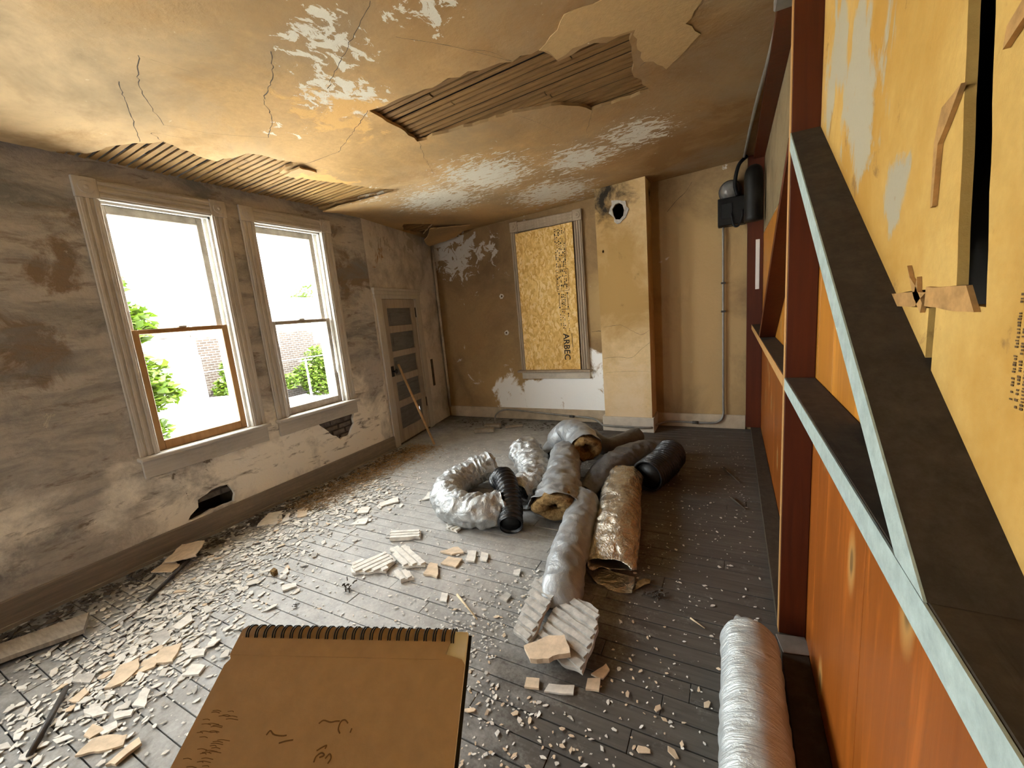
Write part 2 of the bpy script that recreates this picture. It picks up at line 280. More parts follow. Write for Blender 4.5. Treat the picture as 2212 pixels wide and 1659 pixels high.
# ================================================================== SETTING
# ---- floor of narrow boards running across the room
floor = struct(box('floor', -4.0, .6, -2.7, 5.0, -.12, -.022, 'subfloor'))
box('back_floor', -3.5, .5, -2.6, -.02, -.022, 0, 'floor_wood', floor)
BW = .085; rows = int((4.86 + .02) / BW); var = []
lens_cache = {}
for r in range(rows):
    y0 = -.02 + r * BW; rnd = random.Random(r * 3 + 1); xs = [-3.75 if y0 > 3.2 else -3.5]; x = xs[0] + rnd.uniform(.5, 1.9)
    while x < .1: xs.append(x); x += rnd.uniform(1.1, 2.2)
    xs.append(.5)
    for a, b in zip(xs, xs[1:]):
        dz = rnd.uniform(-.0015, .0015)
        o = box('floorboard', a + .0012, b - .0012, y0 + .0022, y0 + BW - .0022, -.022, dz, 'floor_wood', floor, .0012)

# ---- left wall with two windows and two broken patches
WL = -3.37
winA = (1.23, 1.85); winB = (2.16, 2.78); winC = (-.46, .16); winD = (-1.40, -.78); WZ0, WZ1 = .69, 2.28
op = [[(a - .0205, WZ0 - .03), (b + .0205, WZ0 - .03), (b + .0205, WZ1 + .0205), (a - .0205, WZ1 + .0205)] for a, b in (winA, winB, winC, winD)]
holeA = ragged([(2.43, .553), (2.84, .553), (2.82, .44), (2.75, .345), (2.64, .335), (2.57, .40), (2.50, .46)], .025, .008, 3)
holeB = ragged([(1.30, .165), (1.37, .23), (1.385, .275), (1.48, .31), (1.60, .315), (1.63, .22), (1.61, .165)], .03, .008, 5)
bm = bmesh.new(); prism(bm, [(-2.7, -.02), (3.30, -.02), (3.30, 2.62), (-2.7, 2.62)], op + [holeA, holeB], WL, WL - .028, lambda u, v, d: (d, u, v))
wall_left = struct(fin('wall_left', bm, 'window_wall_plaster'))
bm = bmesh.new(); prism(bm, [(-2.7, -3.4), (3.45, -3.4), (3.45, 2.75), (-2.7, 2.75)], [[(1.32, .12), (1.62, .12), (1.62, .24), (1.32, .24)]] + op, WL - .05, WL - .22, lambda u, v, d: (d, u, v)); fin('masonry', bm, 'mortar', wall_left)
box('cavity_lining', WL - .23, WL - .21, 1.2, 1.7, .05, .35, 'cavity', wall_left)
k = 0
for r in range(5):                          # bricks showing through the broken plaster
    z = .325 + r * .054
    for c in range(4):
        y = 2.36 + c * .155 + (.075 if r % 2 else 0)
        rr = random.Random(k); k += 1; d = rr.uniform(-.008, .006)
        box('brick', WL - .06, WL - .03 + d, y, y + rr.uniform(.135, .147), z, z + rr.uniform(.040, .047), 'brick', wall_left, .006)
for r in range(3):
    for c in range(3):
        y = 1.26 + c * .15 + (.07 if r % 2 else 0); z = .245 + r * .054
        if y < 1.7: box('brick', WL - .062, WL - .034, y, y + .14, z, z + .044, 'brick', wall_left, .006)
# ---- angled closet wall and its door
DA = Vector((-3.37, 3.28, 0)); du = Vector((-.19, 1, 0)).normalized(); dn = Vector((du.y, -du.x, 0)); DANG = math.atan2(du.y, du.x)
def dw(u, v, d): p = DA + du * u + dn * d; return (p.x, p.y, v)
bm = bmesh.new(); prism(bm, [(0, -.02), (1.58, -.02), (1.58, 2.62), (0, 2.62)], [[(.17, -.01), (.90, -.01), (.90, 1.675), (.17, 1.675)]], 0, -.10, dw)
struct(fin('wall_closet', bm, 'closet_wall_plaster'))
def dbox(name, u0, u1, v0, v1, d0, d1, m, parent, bev=0.):
    o = box(name, u0, u1, -d1, -d0, v0, v1, m, parent, bev); return o
door = struct(empty('door_1', DA, DANG))
dbox('stile', .17, .285, 0., 1.675, -.045, -.005, 'door_paint', door, .004); dbox('stile', .80, .90, 0., 1.675, -.045, -.005, 'door_paint', door, .004)
pz = [0., .16, .42, .50, .72, .80, 1.01, 1.08, 1.29, 1.37, 1.57, 1.675]
for i in range(0, 12, 2): dbox('rail', .285, .80, pz[i], pz[i + 1], -.045, -.006, 'door_paint', door, .003)
for i in range(1, 11, 2):
    if i == 1:
        bm = bmesh.new(); prism(bm, [(.285, pz[i]), (.80, pz[i]), (.80, pz[i + 1]), (.285, pz[i + 1])], [[(.735, .20), (.75, .205), (.757, .26), (.752, .33), (.74, .335), (.732, .27)]], .024, .036, lambda u, v, d: (u, d, v)); fin('panel', bm, 'door_panel_paint', door)
    else:
        pn = dbox('panel', .285, .80, pz[i], pz[i + 1], -.036, -.022, 'door_panel_paint', door); dbox('raised_field', .345, .74, pz[i] + .05, pz[i + 1] - .05, -.024, -.014, 'door_panel_paint', pn, .006)
dbox('threshold', .15, .92, -.02, .012, -.10, .01, 'dirt', door); dbox('side_casing', .06, .17, 0, 1.69, 0, .022, 'casing_paint', door, .004); dbox('side_casing', .90, 1.01, 0, 1.69, 0, .022, 'casing_paint', door, .004)
for j, (a, b, d) in enumerate(((1.675, 1.72, .022), (1.72, 1.76, .028), (1.76, 1.79, .036))): dbox('head_casing', .045 - j * .006, 1.02 + j * .006, a, b, 0, d, 'casing_paint', door, .003)
bm = tube_bm([Vector((.228, .0, .86)), Vector((.228, -.02, .86)), Vector((.228, -.032, .86)), Vector((.228, -.052, .86)), Vector((.228, -.06, .86))], lambda s: (.016, .012, .014, .03, .018)[int(s * 4 + .5)], 16)
fin('knob', bm, 'enamel_black', door, True); dbox('lock_plate', .20, .258, .80, .92, -.005, .002, 'enamel_black', door, .002)
for z in (1.45, .30): dbox('hinge', .893, .907, z, z + .12, -.004, .006, 'enamel_black', door, .002)
tag(box('wall_slot_cover', 1.135, 1.185, -.008, 0, .52, .88, 'dirt'), 'dark narrow slot plate on the wall beside the closet door', 'plate')
bpy.data.objects['wall_slot_cover'].location = DA; bpy.data.objects['wall_slot_cover'].rotation_euler = (0, 0, DANG)
cr = DA + du * 1.545; 
struct(rod('trim_1', (cr.x + .04, 4.765, .14), (cr.x + .04, 4.765, 2.5), .018, 'closet_wall_plaster'))
# ---- far wall, chimney breast
YF = 4.79
bm = bmesh.new(); prism(bm, [(-3.95, -.02), (.5, -.02), (.5, 2.75), (-3.95, 2.75)], [ragged([(-2.62 + .012 * math.cos(a), 1.62 + .016 * math.sin(a)) for a in (0, 1, 2, 3, 4, 5)], .02, .004), ragged([(-2.60 + .016 * math.cos(a), 1.15 + .02 * math.sin(a)) for a in (0, 1, 2, 3, 4, 5)], .02, .004)], YF, YF + .03, lambda u, v, d: (u, d, v))
wall_far = struct(fin('wall_far', bm, 'far_wall_plaster')); box('masonry', -4.0, .6, YF + .06, YF + .25, -.2, 2.8, 'cavity', wall_far)
for a, b in ((-2.62, 1.62), (-2.60, 1.15)):
    bm = bmesh.new(); prism(bm, ragged([(a + .035 * math.cos(t_), b + .035 * math.sin(t_)) for t_ in (0, 1, 2, 3, 4, 5)], .02, .012, a), [ragged([(a + .012 * math.cos(t_), b + .014 * math.sin(t_)) for t_ in (0, 1, 2, 3, 4, 5)], .02, .002, a)], YF - .003, YF - .0005, lambda u, v, d: (u, d, v)); fin('chipped_rim', bm, 'chip_plaster', wall_far)
flue = ragged([(-1.025 + .062 * math.cos(a * .7), 2.32 + .085 * math.sin(a * .7)) for a in range(9)], .03, .008, 9)
nail = ragged([(-1.2 + .013 * math.cos(a), 1.95 + .018 * math.sin(a)) for a in (0, 1, 2, 3, 4, 5)], .02, .004, 2)
bm = bmesh.new(); prism(bm, [(-1.265, .15), (-.755, .15), (-.755, 2.68), (-1.265, 2.68)], [flue, nail], 4.49, 4.52, lambda u, v, d: (u, d, v))
bx(bm, -1.265, -1.235, 4.52, YF, .15, 2.68); bx(bm, -.785, -.755, 4.52, YF, .15, 2.68)
chim = struct(fin('wall_chimney', bm, 'chimney_plaster')); box('flue_lining', -1.23, -.79, 4.74, 4.78, .2, 2.6, 'cavity', chim)
fo = ragged([(-1.025 + .095 * math.cos(a * .7), 2.318 + .12 * math.sin(a * .7)) for a in range(9)], .03, .02, 11); fi = ragged([(-1.025 + .06 * math.cos(a * .7), 2.32 + .083 * math.sin(a * .7)) for a in range(9)], .03, .007, 9)
bm = bmesh.new(); prism(bm, fo, [fi], 4.478, 4.489, lambda u, v, d: (u, d, v)); fin('broken_thimble_rim', bm, 'chip_grey', chim)
def crack(name, pts, w, f, m, parent, seed=0):
    P = cat([(*p, 0) for p in pts], 26); bm = bmesh.new(); L = []; R_ = []
    for i, p in enumerate(P):
        q = noise.noise(Vector((p.x * 30, p.y * 30, seed))) * .008; ww = w * (.4 + .9 * abs(noise.noise(Vector((p.x * 12, p.y * 12, seed + 4)))))
        L.append(bm.verts.new(f(p.x + q, p.y + q + ww, 0))); R_.append(bm.verts.new(f(p.x + q, p.y + q - ww, 0)))
    for i in range(len(P) - 1): bm.faces.new((L[i], L[i + 1], R_[i + 1], R_[i]))
    return fin(name, bm, m, parent)
fc = lambda u, v, d: (u, 4.4885, v); ff = lambda u, v, d: (u, YF - .0015, v)
crack('crack', [(-1.24, 1.16), (-1.05, 1.17), (-.93, 1.10), (-.83, 1.06), (-.76, 1.1)], .002, fc, 'dirt', chim, 1); crack('crack', [(-1.25, .82), (-1.1, .83), (-.95, .82), (-.85, .90), (-.76, .97)], .0022, fc, 'dirt', chim, 2); crack('crack', [(-1.24, .66), (-1.0, .67), (-.78, .67)], .0012, fc, 'dirt', chim, 3)
crack('crack', [(-2.42, .54), (-2.40, .42), (-2.41, .3), (-2.39, .16)], .003, lambda u, v, d: (u + (v - .35) * .0, YF - .0015, v), 'dirt', wall_far, 4); crack('crack', [(-.6, 2.28), (-.5, 2.38), (-.42, 2.44), (-.36, 2.52)], .004, ff, 'dirt', wall_far, 5); crack('crack', [(-1.46, 1.10), (-1.38, 1.102), (-1.28, 1.10)], .004, ff, 'dirt', wall_far, 8)
# ---- back wall
bm = bmesh.new(); prism(bm, [(-3.6, -.1), (.6, -.1), (.6, 2.75), (-3.6, 2.75)], [[(a - .0205, .66), (b + .0205, .66), (b + .0205, 2.3005), (a - .0205, 2.3005)] for a, b in FILLWIN], -2.6, -2.82, lambda u, v, d: (u, d, v))
struct(fin('wall_back', bm, 'back_wall_plaster'))
# ---- ceiling with two areas of missing plaster
hole1 = ragged([(-1.76, 1.89), (-1.81, 2.37), (-1.17, 2.48), (-.90, 2.58), (-.82, 2.68), (-.77, 2.79), (-.43, 2.82), (-.47, 2.53), (-.41, 2.20), (-.63, 2.16), (-.76, 2.17), (-.79, 2.03), (-.94, 2.02), (-1.31, 1.94)][::-1], .05, .014, 21)
hole2 = ragged([(-3.46, .2), (-3.335, .22), (-3.325, .7), (-3.31, 1.05), (-3.24, 1.18), (-2.99, 1.26), (-2.84, 1.37), (-2.90, 1.69), (-2.67, 1.76), (-2.60, 2.05), (-2.83, 2.07), (-2.78, 2.37), (-2.66, 2.72), (-2.54, 2.97), (-3.05, 2.84), (-3.46, 2.80)], .05, .016, 22)
hole3 = ragged([(-3.10, 4.15), (-3.30, 3.85), (-3.52, 4.1), (-3.5, 4.45)], .05, .012, 23)
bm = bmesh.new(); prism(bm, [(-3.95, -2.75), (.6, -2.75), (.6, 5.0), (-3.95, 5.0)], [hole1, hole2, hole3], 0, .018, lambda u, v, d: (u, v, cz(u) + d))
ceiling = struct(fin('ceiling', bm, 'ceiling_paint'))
bm = bmesh.new(); bx(bm, -4.0, .7, -2.8, 5.05, 2.80, 2.85); fin('attic_deck', bm, 'cavity', ceiling)
def lath(x0, x1, y0, w, m, seed):
    rr = random.Random(seed); xs = [x0]; 
    if rr.random() < .45: xs.append(x0 + (x1 - x0) * rr.uniform(.25, .75))
    xs.append(x1)
    for a, b in zip(xs, xs[1:]):
        bm = bmesh.new(); bx(bm, a + .003, b - .003, y0 + rr.uniform(0, .004), y0 + w - rr.uniform(0, .004), 0, .008); dz = .0185 + rr.uniform(0, .006)
        for v in bm.verts: v.co.z += cz(v.co.x) + dz; v.co.y += .0 * v.co.x
        fin('lath', bm, m, ceiling)
i = 0; y = 1.84
while y < 2.88: lath(-1.95, -.25, y, .034, 'old_lath_wood', i); y += .046; i += 1
y = .2
while y < 1.0: lath(-3.40, -3.2, y, .034, 'old_lath_wood', 300 + i); y += .046; i += 1
y = 1.0
while y < 3.02: lath(-3.40, -2.42, y, .034, 'lath_wood', 100 + i); y += .046; i += 1
y = 3.8
while y < 4.5: lath(-3.6, -3.0, y, .034, 'old_lath_wood', 200 + i); y += .046; i += 1
# torn paper patch, hanging flaps and hairline cracks of the ceiling
bm = bmesh.new(); prism(bm, ragged([(-.80, 2.03), (-.62, 1.88), (-.30, 1.93), (-.08, 2.12), (-.20, 2.30), (-.14, 2.42), (-.30, 2.62), (-.40, 2.42), (-.39, 2.18), (-.62, 2.135), (-.75, 2.15)], .04, .02, 31), [], -.004, -.0008, lambda u, v, d: (u, v, cz(u) + d)); fin('torn_paper_patch', bm, 'ceiling_torn_paper', ceiling)
def flap(pts, drop, seed, m='ceiling_paint', name='hanging_flap'):
    bm = bmesh.new(); prism(bm, ragged(pts, .04, .01, seed), [], 0, .012, lambda u, v, d: (u, v, cz(u) - .002 - d - drop(u, v))); return fin(name, bm, m, ceiling)
flap([(-2.52, 2.92), (-3.05, 2.80), (-3.30, 2.78), (-3.30, 3.05), (-2.9, 3.1)], lambda u, v: max(0, 3.05 - v) * .12, 41)
flap([(-3.12, 4.12), (-3.46, 4.40), (-3.55, 4.62), (-3.2, 4.72), (-2.85, 4.55)], lambda u, v: max(0, (-2.85 - u)) * .16, 42)
flap([(-2.60, 2.06), (-2.78, 2.07), (-2.82, 2.2), (-2.64, 2.22)], lambda u, v: max(0, 2.2 - v) * .12, 43)
fcz = lambda u, v, d: (u, v, cz(u) - .0015)
for j, q in enumerate([[(-1.76, 1.89), (-2.0, 2.0), (-2.28, 2.12)], [(-2.28, 2.12), (-2.3, 1.9), (-2.32, 1.62)], [(-1.17, 2.48), (-1.1, 2.7), (-1.05, 2.95)], [(-2.05, 1.48), (-2.2, 1.62), (-2.4, 1.72)], [(-2.05, 1.48), (-1.85, 1.4), (-1.7, 1.3)], [(-.43, 2.5), (-.3, 2.42), (-.17, 2.35)], [(-2.7, 1.45), (-2.75, 1.3), (-2.82, 1.38)], [(-.94, 2.02), (-.98, 1.9), (-1.05, 1.82)], [(-2.05, 1.48), (-2.06, 1.25), (-2.1, 1.0)], [(-2.4, 1.72), (-2.55, 1.5), (-2.62, 1.3)], [(-1.18, 1.36), (-1.5, 1.5), (-1.75, 1.62)], [(-.94, 2.02), (-1.1, 1.75), (-1.25, 1.55)], [(-2.9, 1.3), (-2.6, 1.15), (-2.35, 1.02)], [(-2.28, 2.12), (-2.55, 2.1), (-2.6, 2.06)], [(-2.1, 1.0), (-2.35, 1.1), (-2.62, 1.3)], [(-1.81, 2.37), (-1.95, 2.6), (-2.1, 2.9)], [(-.77, 2.79), (-.9, 3.1), (-.95, 3.5)]]): crack('crack', q, .003, fcz, 'dirt', ceiling, j)
# ---- baseboards
bm = bmesh.new(); bx(bm, WL + .001, WL + .022, -2.6, 3.33, 0, .15, .004); bx(bm, WL + .022, WL + .036, -2.6, 3.33, 0, .02); struct(fin('baseboard_left', bm, 'baseboard_paint'))
bm = bmesh.new(); bx(bm, -3.62, -1.27, YF - .022, YF - .001, 0, .15, .004); bx(bm, -.75, .125, YF - .022, YF - .001, 0, .15, .004); struct(fin('baseboard_far', bm, 'far_baseboard_paint'))
bm = bmesh.new(); bx(bm, -1.29, -.735, 4.465, 4.49, 0, .165, .004); bx(bm, -1.29, -1.262, 4.49, YF - .024, 0, .165); bx(bm, -.758, -.735, 4.49, YF - .024, 0, .165); struct(fin('baseboard_chimney', bm, 'pale_baseboard'))

# ---- windows
def corner_block(parent, u0, v0, s, m, f):
    bm = bmesh.new(); f(bm, u0, u0 + s, v0, v0 + s, 0, .026); o = fin('corner_block', bm, m, parent); return o
def window(n, y0, y1, loc=None, rz=0.):
    w = struct(empty('window_%d' % n, loc or (WL, y0, WZ0), rz)); X = 0.; Y = y1 - y0; Z = WZ1 - WZ0; cw = .105
    B = lambda nm, x0, x1, a, b, c, d, m, p=w, bev=.003: box(nm, x0, x1, a, b, c, d, m, p, bev)
    for a in (-cw, Y):
        bm = bmesh.new(); bx(bm, .001, .018, a, a + cw, 0, Z, .003)
        for q in (.012, .04, .075): bx(bm, .017, .024, a + q, a + q + .018, 0, Z, .002)
        fin('side_casing', bm, 'casing_paint', w)
        bm = bmesh.new(); bx(bm, .001, .026, a - .003, a + cw + .003, Z, Z + .118, .003); fin('corner_block', bm, 'casing_paint', w)
        bm = bmesh.new(); c = (a + cw / 2, Z + .059)
        for r, d in ((.036, .030), (.027, .022), (.014, .036)):
            pass
        bm = tube_bm([Vector((x, c[0], c[1])) for x in (.024, .032, .033, .028, .028, .036, .038)], lambda s: (.038, .036, .030, .026, .014, .012, .004)[int(s * 6 + .5)], 16); fin('rosette', bm, 'casing_paint', w)
    bm = bmesh.new(); bx(bm, .001, .018, .003, Y - .003, Z, Z + .115, .003)
    for q in (.012, .045, .085): bx(bm, .017, .025, .003, Y - .003, Z + q, Z + q + .02, .002)
    fin('head_casing', bm, 'casing_paint_horizontal', w)
    B('stool', -.13, .062, -cw - .015, Y + cw + .015, -.028, .0, 'casing_paint_horizontal', bev=.006); B('apron', .001, .02, -cw, Y + cw, -.145, -.028, 'casing_paint_horizontal')
    for a, b in ((-.02, .0), (Y, Y + .02)):
        j = B('jamb', -.235, .001, a, b, 0, Z, 'white_jamb', bev=0)
        s = 1 if a < 0 else -1; e = b if a < 0 else a
        for x in (-.03, -.085): box('stop_bead', x, x + .014, min(e, e + s * .014), max(e, e + s * .014), 0, Z, 'white_jamb', j)
    B('head_jamb', -.235, .001, 0, Y, Z, Z + .02, 'white_jamb', bev=0); B('head_stop', -.03, -.016, 0, Y, Z - .014, Z, 'white_jamb', bev=0); B('outer_sill', -.30, -.13, -.02, Y + .02, -.05, -.01, 'white_jamb', bev=0)
    mid = .81
    def sash(nm, x0, x1, z0, z1, bot, top, st, m):
        bm = bmesh.new()
        bx(bm, x0, x1, .016, .016 + st, z0, z1, .003); bx(bm, x0, x1, Y - .016 - st, Y - .016, z0, z1, .003); bx(bm, x0, x1, .016 + st, Y - .016 - st, z0, z0 + bot, .003); bx(bm, x0, x1, .016 + st, Y - .016 - st, z1 - top, z1, .003)
        s = fin(nm, bm, m, w); box('pane', (x0 + x1) / 2 - .002, (x0 + x1) / 2 + .002, .016 + st - .004, Y - .016 - st + .004, z0 + bot - .004, z1 - top + .004, 'window_glass', s)
        return s
    sash('upper_sash', -.125, -.093, mid - .03, Z - .001, .032, .052, .042, 'sash_grey'); l = sash('lower_sash', -.068, -.036, .001, mid, .062, .030, .042, 'sash_stain' if n == 1 else 'sash_grey')
    box('sash_lock', -.075, -.03, Y / 2 - .025, Y / 2 + .025, mid, mid + .012, 'sash_grey', l, .004)
    return w
window(1, *winA); window(2, *winB); window(4, *winC); window(5, *winD)
for k_, (a_, b_) in enumerate(FILLWIN): window(6 + k_, 0, b_ - a_, (b_, -2.6, WZ0), math.pi / 2)  # added unseen window, lets fill light in from behind the camera
pipe('sash_cord', [(WL - .02, 2.755, 1.49), (WL - .015, 2.745, 1.2), (WL - .01, 2.735, 1.02), (WL - .014, 2.75, .98), (WL - .02, 2.765, 1.05)], .004, 'paper_white', bpy.data.objects['window_2']); bpy.data.objects['sash_cord'].matrix_parent_inverse = Matrix.Translation((-WL, -winB[0], -WZ0))
# boarded window in the far wall
w3 = struct(empty('window_3', (-2.405, YF, .66))); B3 = lambda nm, a, b, c, d, y0, y1, m, bev=.003: box(nm, a, b, y0, y1, c, d, m, w3, bev)
for a in (0, .805):
    bm = bmesh.new(); bx(bm, a, a + .10, -.034, -.001, 0, 1.70, .003)
    for q in (.012, .04, .07): bx(bm, a + q, a + q + .016, -.042, -.034, 0, 1.70, .002)
    fin('side_casing', bm, 'far_casing_paint', w3); B3('corner_block', a - .003, a + .103, 1.70, 1.82, -.046, -.001, 'far_casing_paint')
    c = (a + .05, 1.76); fin('rosette', tube_bm([Vector((c[0], y, c[1])) for y in (-.044, -.052, -.053, -.047, -.047, -.056, -.058)], lambda s: (.038, .036, .030, .026, .014, .012, .004)[int(s * 6 + .5)], 16), 'far_casing_paint', w3)
bm = bmesh.new(); bx(bm, .103, .802, -.034, -.001, 1.70, 1.81, .003)
for q in (.012, .045, .08): bx(bm, .103, .802, -.042, -.034, 1.70 + q, 1.72 + q, .002)
fin('head_casing', bm, 'far_casing_paint', w3); B3('stool', -.04, .93, -.028, 0, -.09, -.001, 'far_casing_paint', .006); B3('apron', 0, .905, -.115, -.028, -.03, -.001, 'pale_baseboard')
bm = bmesh.new(); prism(bm, [(-2.335, .664), (-1.605, .664), (-1.605, 2.352), (-2.335, 2.335)], [], 4.735, 4.746, lambda u, v, d: (u, d, v))
osb = tag(fin('osb_panel', bm, 'osb'), 'golden strand board panel closing the window in the far wall', 'board')
def text(body, size, loc, rot, m, parent, name='printed_lettering', bold=0., sx=1.):
    cu = bpy.data.curves.new(name, 'FONT'); cu.body = body; cu.size = size; cu.offset = bold; cu.extrude = .0003; cu.resolution_u = 2
    o = bpy.data.objects.new(name, cu); C.objects.link(o); bpy.context.view_layer.update()
    me = bpy.data.meshes.new_from_object(o.evaluated_get(bpy.context.evaluated_depsgraph_get())); bpy.data.objects.remove(o); me.materials.clear()
    q = link(name, me, m, parent); q.location = loc; q.rotation_euler = rot; q.scale = (sx, 1, 1); return q
def ro(r, a): return (r, a, 0)
text('ARBEC', .105, (-1.795, 4.7342, 1.10), (math.pi / 2, math.pi / 2, 0), 'ink', osb, bold=.002)
rr = random.Random(4)
def dashes(name, boxes, f, m, parent):
    bm = bmesh.new()
    for a, b, c, d in boxes: 
        vs = [bm.verts.new(f(*p)) for p in ((a, c), (b, c), (b, d), (a, d))]; bm.faces.new(vs)
    return fin(name, bm, m, parent, normals=False)
bb = [(-1.86, -1.855, 1.80, 2.3), (-1.695, -1.69, 1.80, 2.3)]
bb = []
for z0, z1, n in ((1.86, 2.30, 30), (1.62, 1.84, 16)):
    for k in range(n * 5):
        z = rr.uniform(z0, z1); u = -1.83 + .022 * rr.randrange(0, 6); bb.append((u, u + rr.uniform(.008, .016), z, z + rr.uniform(.004, .012)))
bb += [(-1.835, -1.69, 1.845, 1.850), (-1.835, -1.69, 1.60, 1.604), (-1.84, -1.836, 1.60, 1.85), (-1.69, -1.686, 1.60, 1.85), (-1.80, -1.70, 1.385, 1.391), (-1.82, -1.815, 1.40, 1.585), (-1.715, -1.71, 1.40, 1.585), (-1.826, -1.809, 1.565, 1.578), (-1.721, -1.704, 1.565, 1.578), (-1.826, -1.809, 1.405, 1.418), (-1.721, -1.704, 1.405, 1.418), (-1.69, -1.684, .93, 1.10), (-1.70, -1.695, 2.0, 2.3)]
for k in range(36): z = rr.uniform(1.42, 1.57); u = rr.choice((-1.79, -1.77, -1.75)); bb.append((u, u + .014, z, z + .008))
for k in range(40): z = rr.uniform(1.13, 1.37); u = rr.choice((-1.82, -1.79, -1.77, -1.72)); bb.append((u, u + .012, z, z + .007))
dashes('printed_fine_print', bb, lambda u, z: (u, 4.7345, z), 'ink', osb)['kind'] = 'stuff'

# ---- right partition: open stud frame in front of boards
PX0, PX1 = .17, .258
PY = 1.76
wall_right = struct(box('wall_right', .40, .46, -2.7, 5.0, -.05, 2.75, 'cavity'))
def pbox(n, x0, x1, y0, y1, z0, z1, m, bev=.002, p=None): return box(n, x0, x1, y0, y1, z0, z1, m, p or wall_right, bev)
post = pbox('stud', PX0, PX1, PY, PY + .045, .04, 2.64, 'old_red_stud'); box('lit_edge', PX0 - .0025, PX0 - .0002, PY + .001, PY + .044, .04, 2.62, 'lit_edge_wood', post)  # thin strip paints the lit room-side face of the dark post
pbox('stud', .125, PX1, YF - .07, YF - .026, .04, 2.64, 'old_red_stud'); pbox('sole_plate', PX0, PX1, -2.6, YF - .03, 0, .04, 'dusty_timber')
pbox('stud', PX0, PX1, -.40, -.355, .04, 2.64, 'old_red_stud')
RZ = 1.085
rl = pbox('rail', PX0, PX1, -.355, PY - .001, RZ - .045, RZ, 'dusty_timber'); box('painted_edge', PX0 - .003, PX0 - .0002, -.35, PY - .002, RZ - .044, RZ - .001, 'mint_paint', rl)
rl = pbox('rail', PX0, PX1, PY + .046, YF - .071, RZ - .045, RZ, 'dusty_timber'); box('lit_edge', PX0 - .003, PX0 - .0002, PY + .047, YF - .072, RZ - .044, RZ - .001, 'lit_edge_wood', rl)  # brighter strip stands in for light on the rail's front face
pbox('top_plate', PX0, PX1, -2.6, YF - .03, 2.595, 2.64, 'old_red_stud')
def brace(ya, za, yb, zb, m, edge):         # (y, z) of the upper edge at both ends; cut flush against post and rail
    d = Vector((yb - ya, zb - za)).normalized(); nn = Vector((-d.y, d.x)); nn = nn if nn.y < 0 else -nn; t_ = .045
    q = [(ya, za), (yb, zb)]; vert = t_ / abs(d.x); horiz = t_ / abs(d.y)
    poly = [(ya, za), (yb, zb), (yb - math.copysign(horiz, yb - ya), zb), (ya, za - vert)]
    bm = bmesh.new(); prism(bm, poly, [], PX0, PX1, lambda u, v, dd: (dd, u, v)); o = fin('brace', bm, m, wall_right)
    bm = bmesh.new(); prism(bm, poly, [], PX0 - .003, PX0 - .0003, lambda u, v, dd: (dd, u, v)); fin('painted_edge', bm, edge, o); return o
brace(PY - .001, 1.90, .50, RZ + .0005, 'dusty_timber', 'mint_paint'); brace(PY + .046, 1.90, 3.42, RZ + .0005, 'old_red_stud', 'old_red_stud')
# boards
def plank(y0, y1, z0, z1, m): pbox('plank', PX1 + .001, PX1 + .016, y0 + .002, y1 - .002, z0, z1, m, .0006)
for y0, y1 in ((-.6, -.1), (-.1, .50), (.50, 1.07), (1.07, 1.63), (1.63, 1.90), (1.90, 2.32), (2.32, 2.78), (2.78, 3.3), (3.3, 3.8), (3.8, 4.3), (4.3, 4.74)): plank(y0, y1, .0, RZ - .01, 'orange_plank')
for y0, y1 in ((1.16, 1.49), (1.49, 1.72), (1.72, 2.1), (2.1, 2.5), (2.5, 2.9), (2.9, 3.35), (3.35, 3.8), (3.8, 4.3), (4.3, 4.74)): plank(y0, y1, RZ + .002 - .01, 1.95 if y0 < 1.7 else 1.93, 'honey_plank')
pbox('plaster_panel', PX1 + .001, PX1 + .014, PY, 4.75, 1.935, 2.64, 'dark_partition_plaster')
# drywall behind the brace, in three broken pieces
def dry(poly, seed, dx=0.): 
    bm = bmesh.new(); prism(bm, ragged(poly, .03, .0012, seed), [], PX1 - .010 + dx, PX1 + .0008 + dx, lambda u, v, d: (d, u, v)); return fin('drywall_piece', bm, 'drywall_paper', wall_right)
bl = lambda y: 1.90 - (PY - y) * (1.90 - RZ) / (PY - .50) - .035     # a little under the brace's upper edge
q_ = lambda y, z: (y * .936, 1.4 + (z - 1.4) * .936)
dA = dry([q_(.78, 1.385), q_(1.06, 1.372), (q_(1.06, 1)[0], bl(q_(1.06, 1)[0])), (1.755, bl(1.755)), (1.755, 2.59), q_(.90, 2.59), q_(.82, 1.75)], 61)
dB = dry([(-.30, RZ + .001), (.52, RZ + .001), (q_(.838, 1)[0], bl(q_(.838, 1)[0])), q_(.838, 1.36), q_(.70, 1.358), q_(.75, 1.72), q_(.80, 2.6), (-.30, 2.59)], 62)
dC = dry([(q_(.862, 1)[0], bl(q_(.862, 1)[0])), (q_(1.03, 1)[0], bl(q_(1.03, 1)[0])), q_(1.03, 1.352), q_(.862, 1.352)], 63)
for nm, pts, seed in (('torn_paper_tab', [(.86, 1.376), (1.03, 1.375), (1.03, 1.352), (.9, 1.355)], 71), ('torn_paper_tab', [(.71, 1.352), (.86, 1.356), (.86, 1.385), (.735, 1.385)], 72), ('torn_paper_tab', [(.93, 1.40), (.945, 1.42), (.905, 1.365), (.875, 1.345), (.87, 1.36), (.90, 1.385)], 73), ('torn_paper_tab', [(.90, 1.40), (.893, 1.375), (.905, 1.375)], 74), ('torn_paper_tab', [(.80, 1.64), (.855, 1.63), (.872, 1.59), (.868, 1.50), (.862, 1.50), (.86, 1.585), (.825, 1.615)], 75), ('torn_paper_tab', [(.64, 1.68), (.70, 1.655), (.705, 1.635), (.65, 1.655)], 76)):
    bm = bmesh.new(); prism(bm, ragged([q_(*p_) for p_ in pts], .02, .002, seed), [], PX1 - .016, PX1 - .0105, lambda u, v, d: (d, u, v)); fin(nm, bm, 'torn_paper', wall_right)
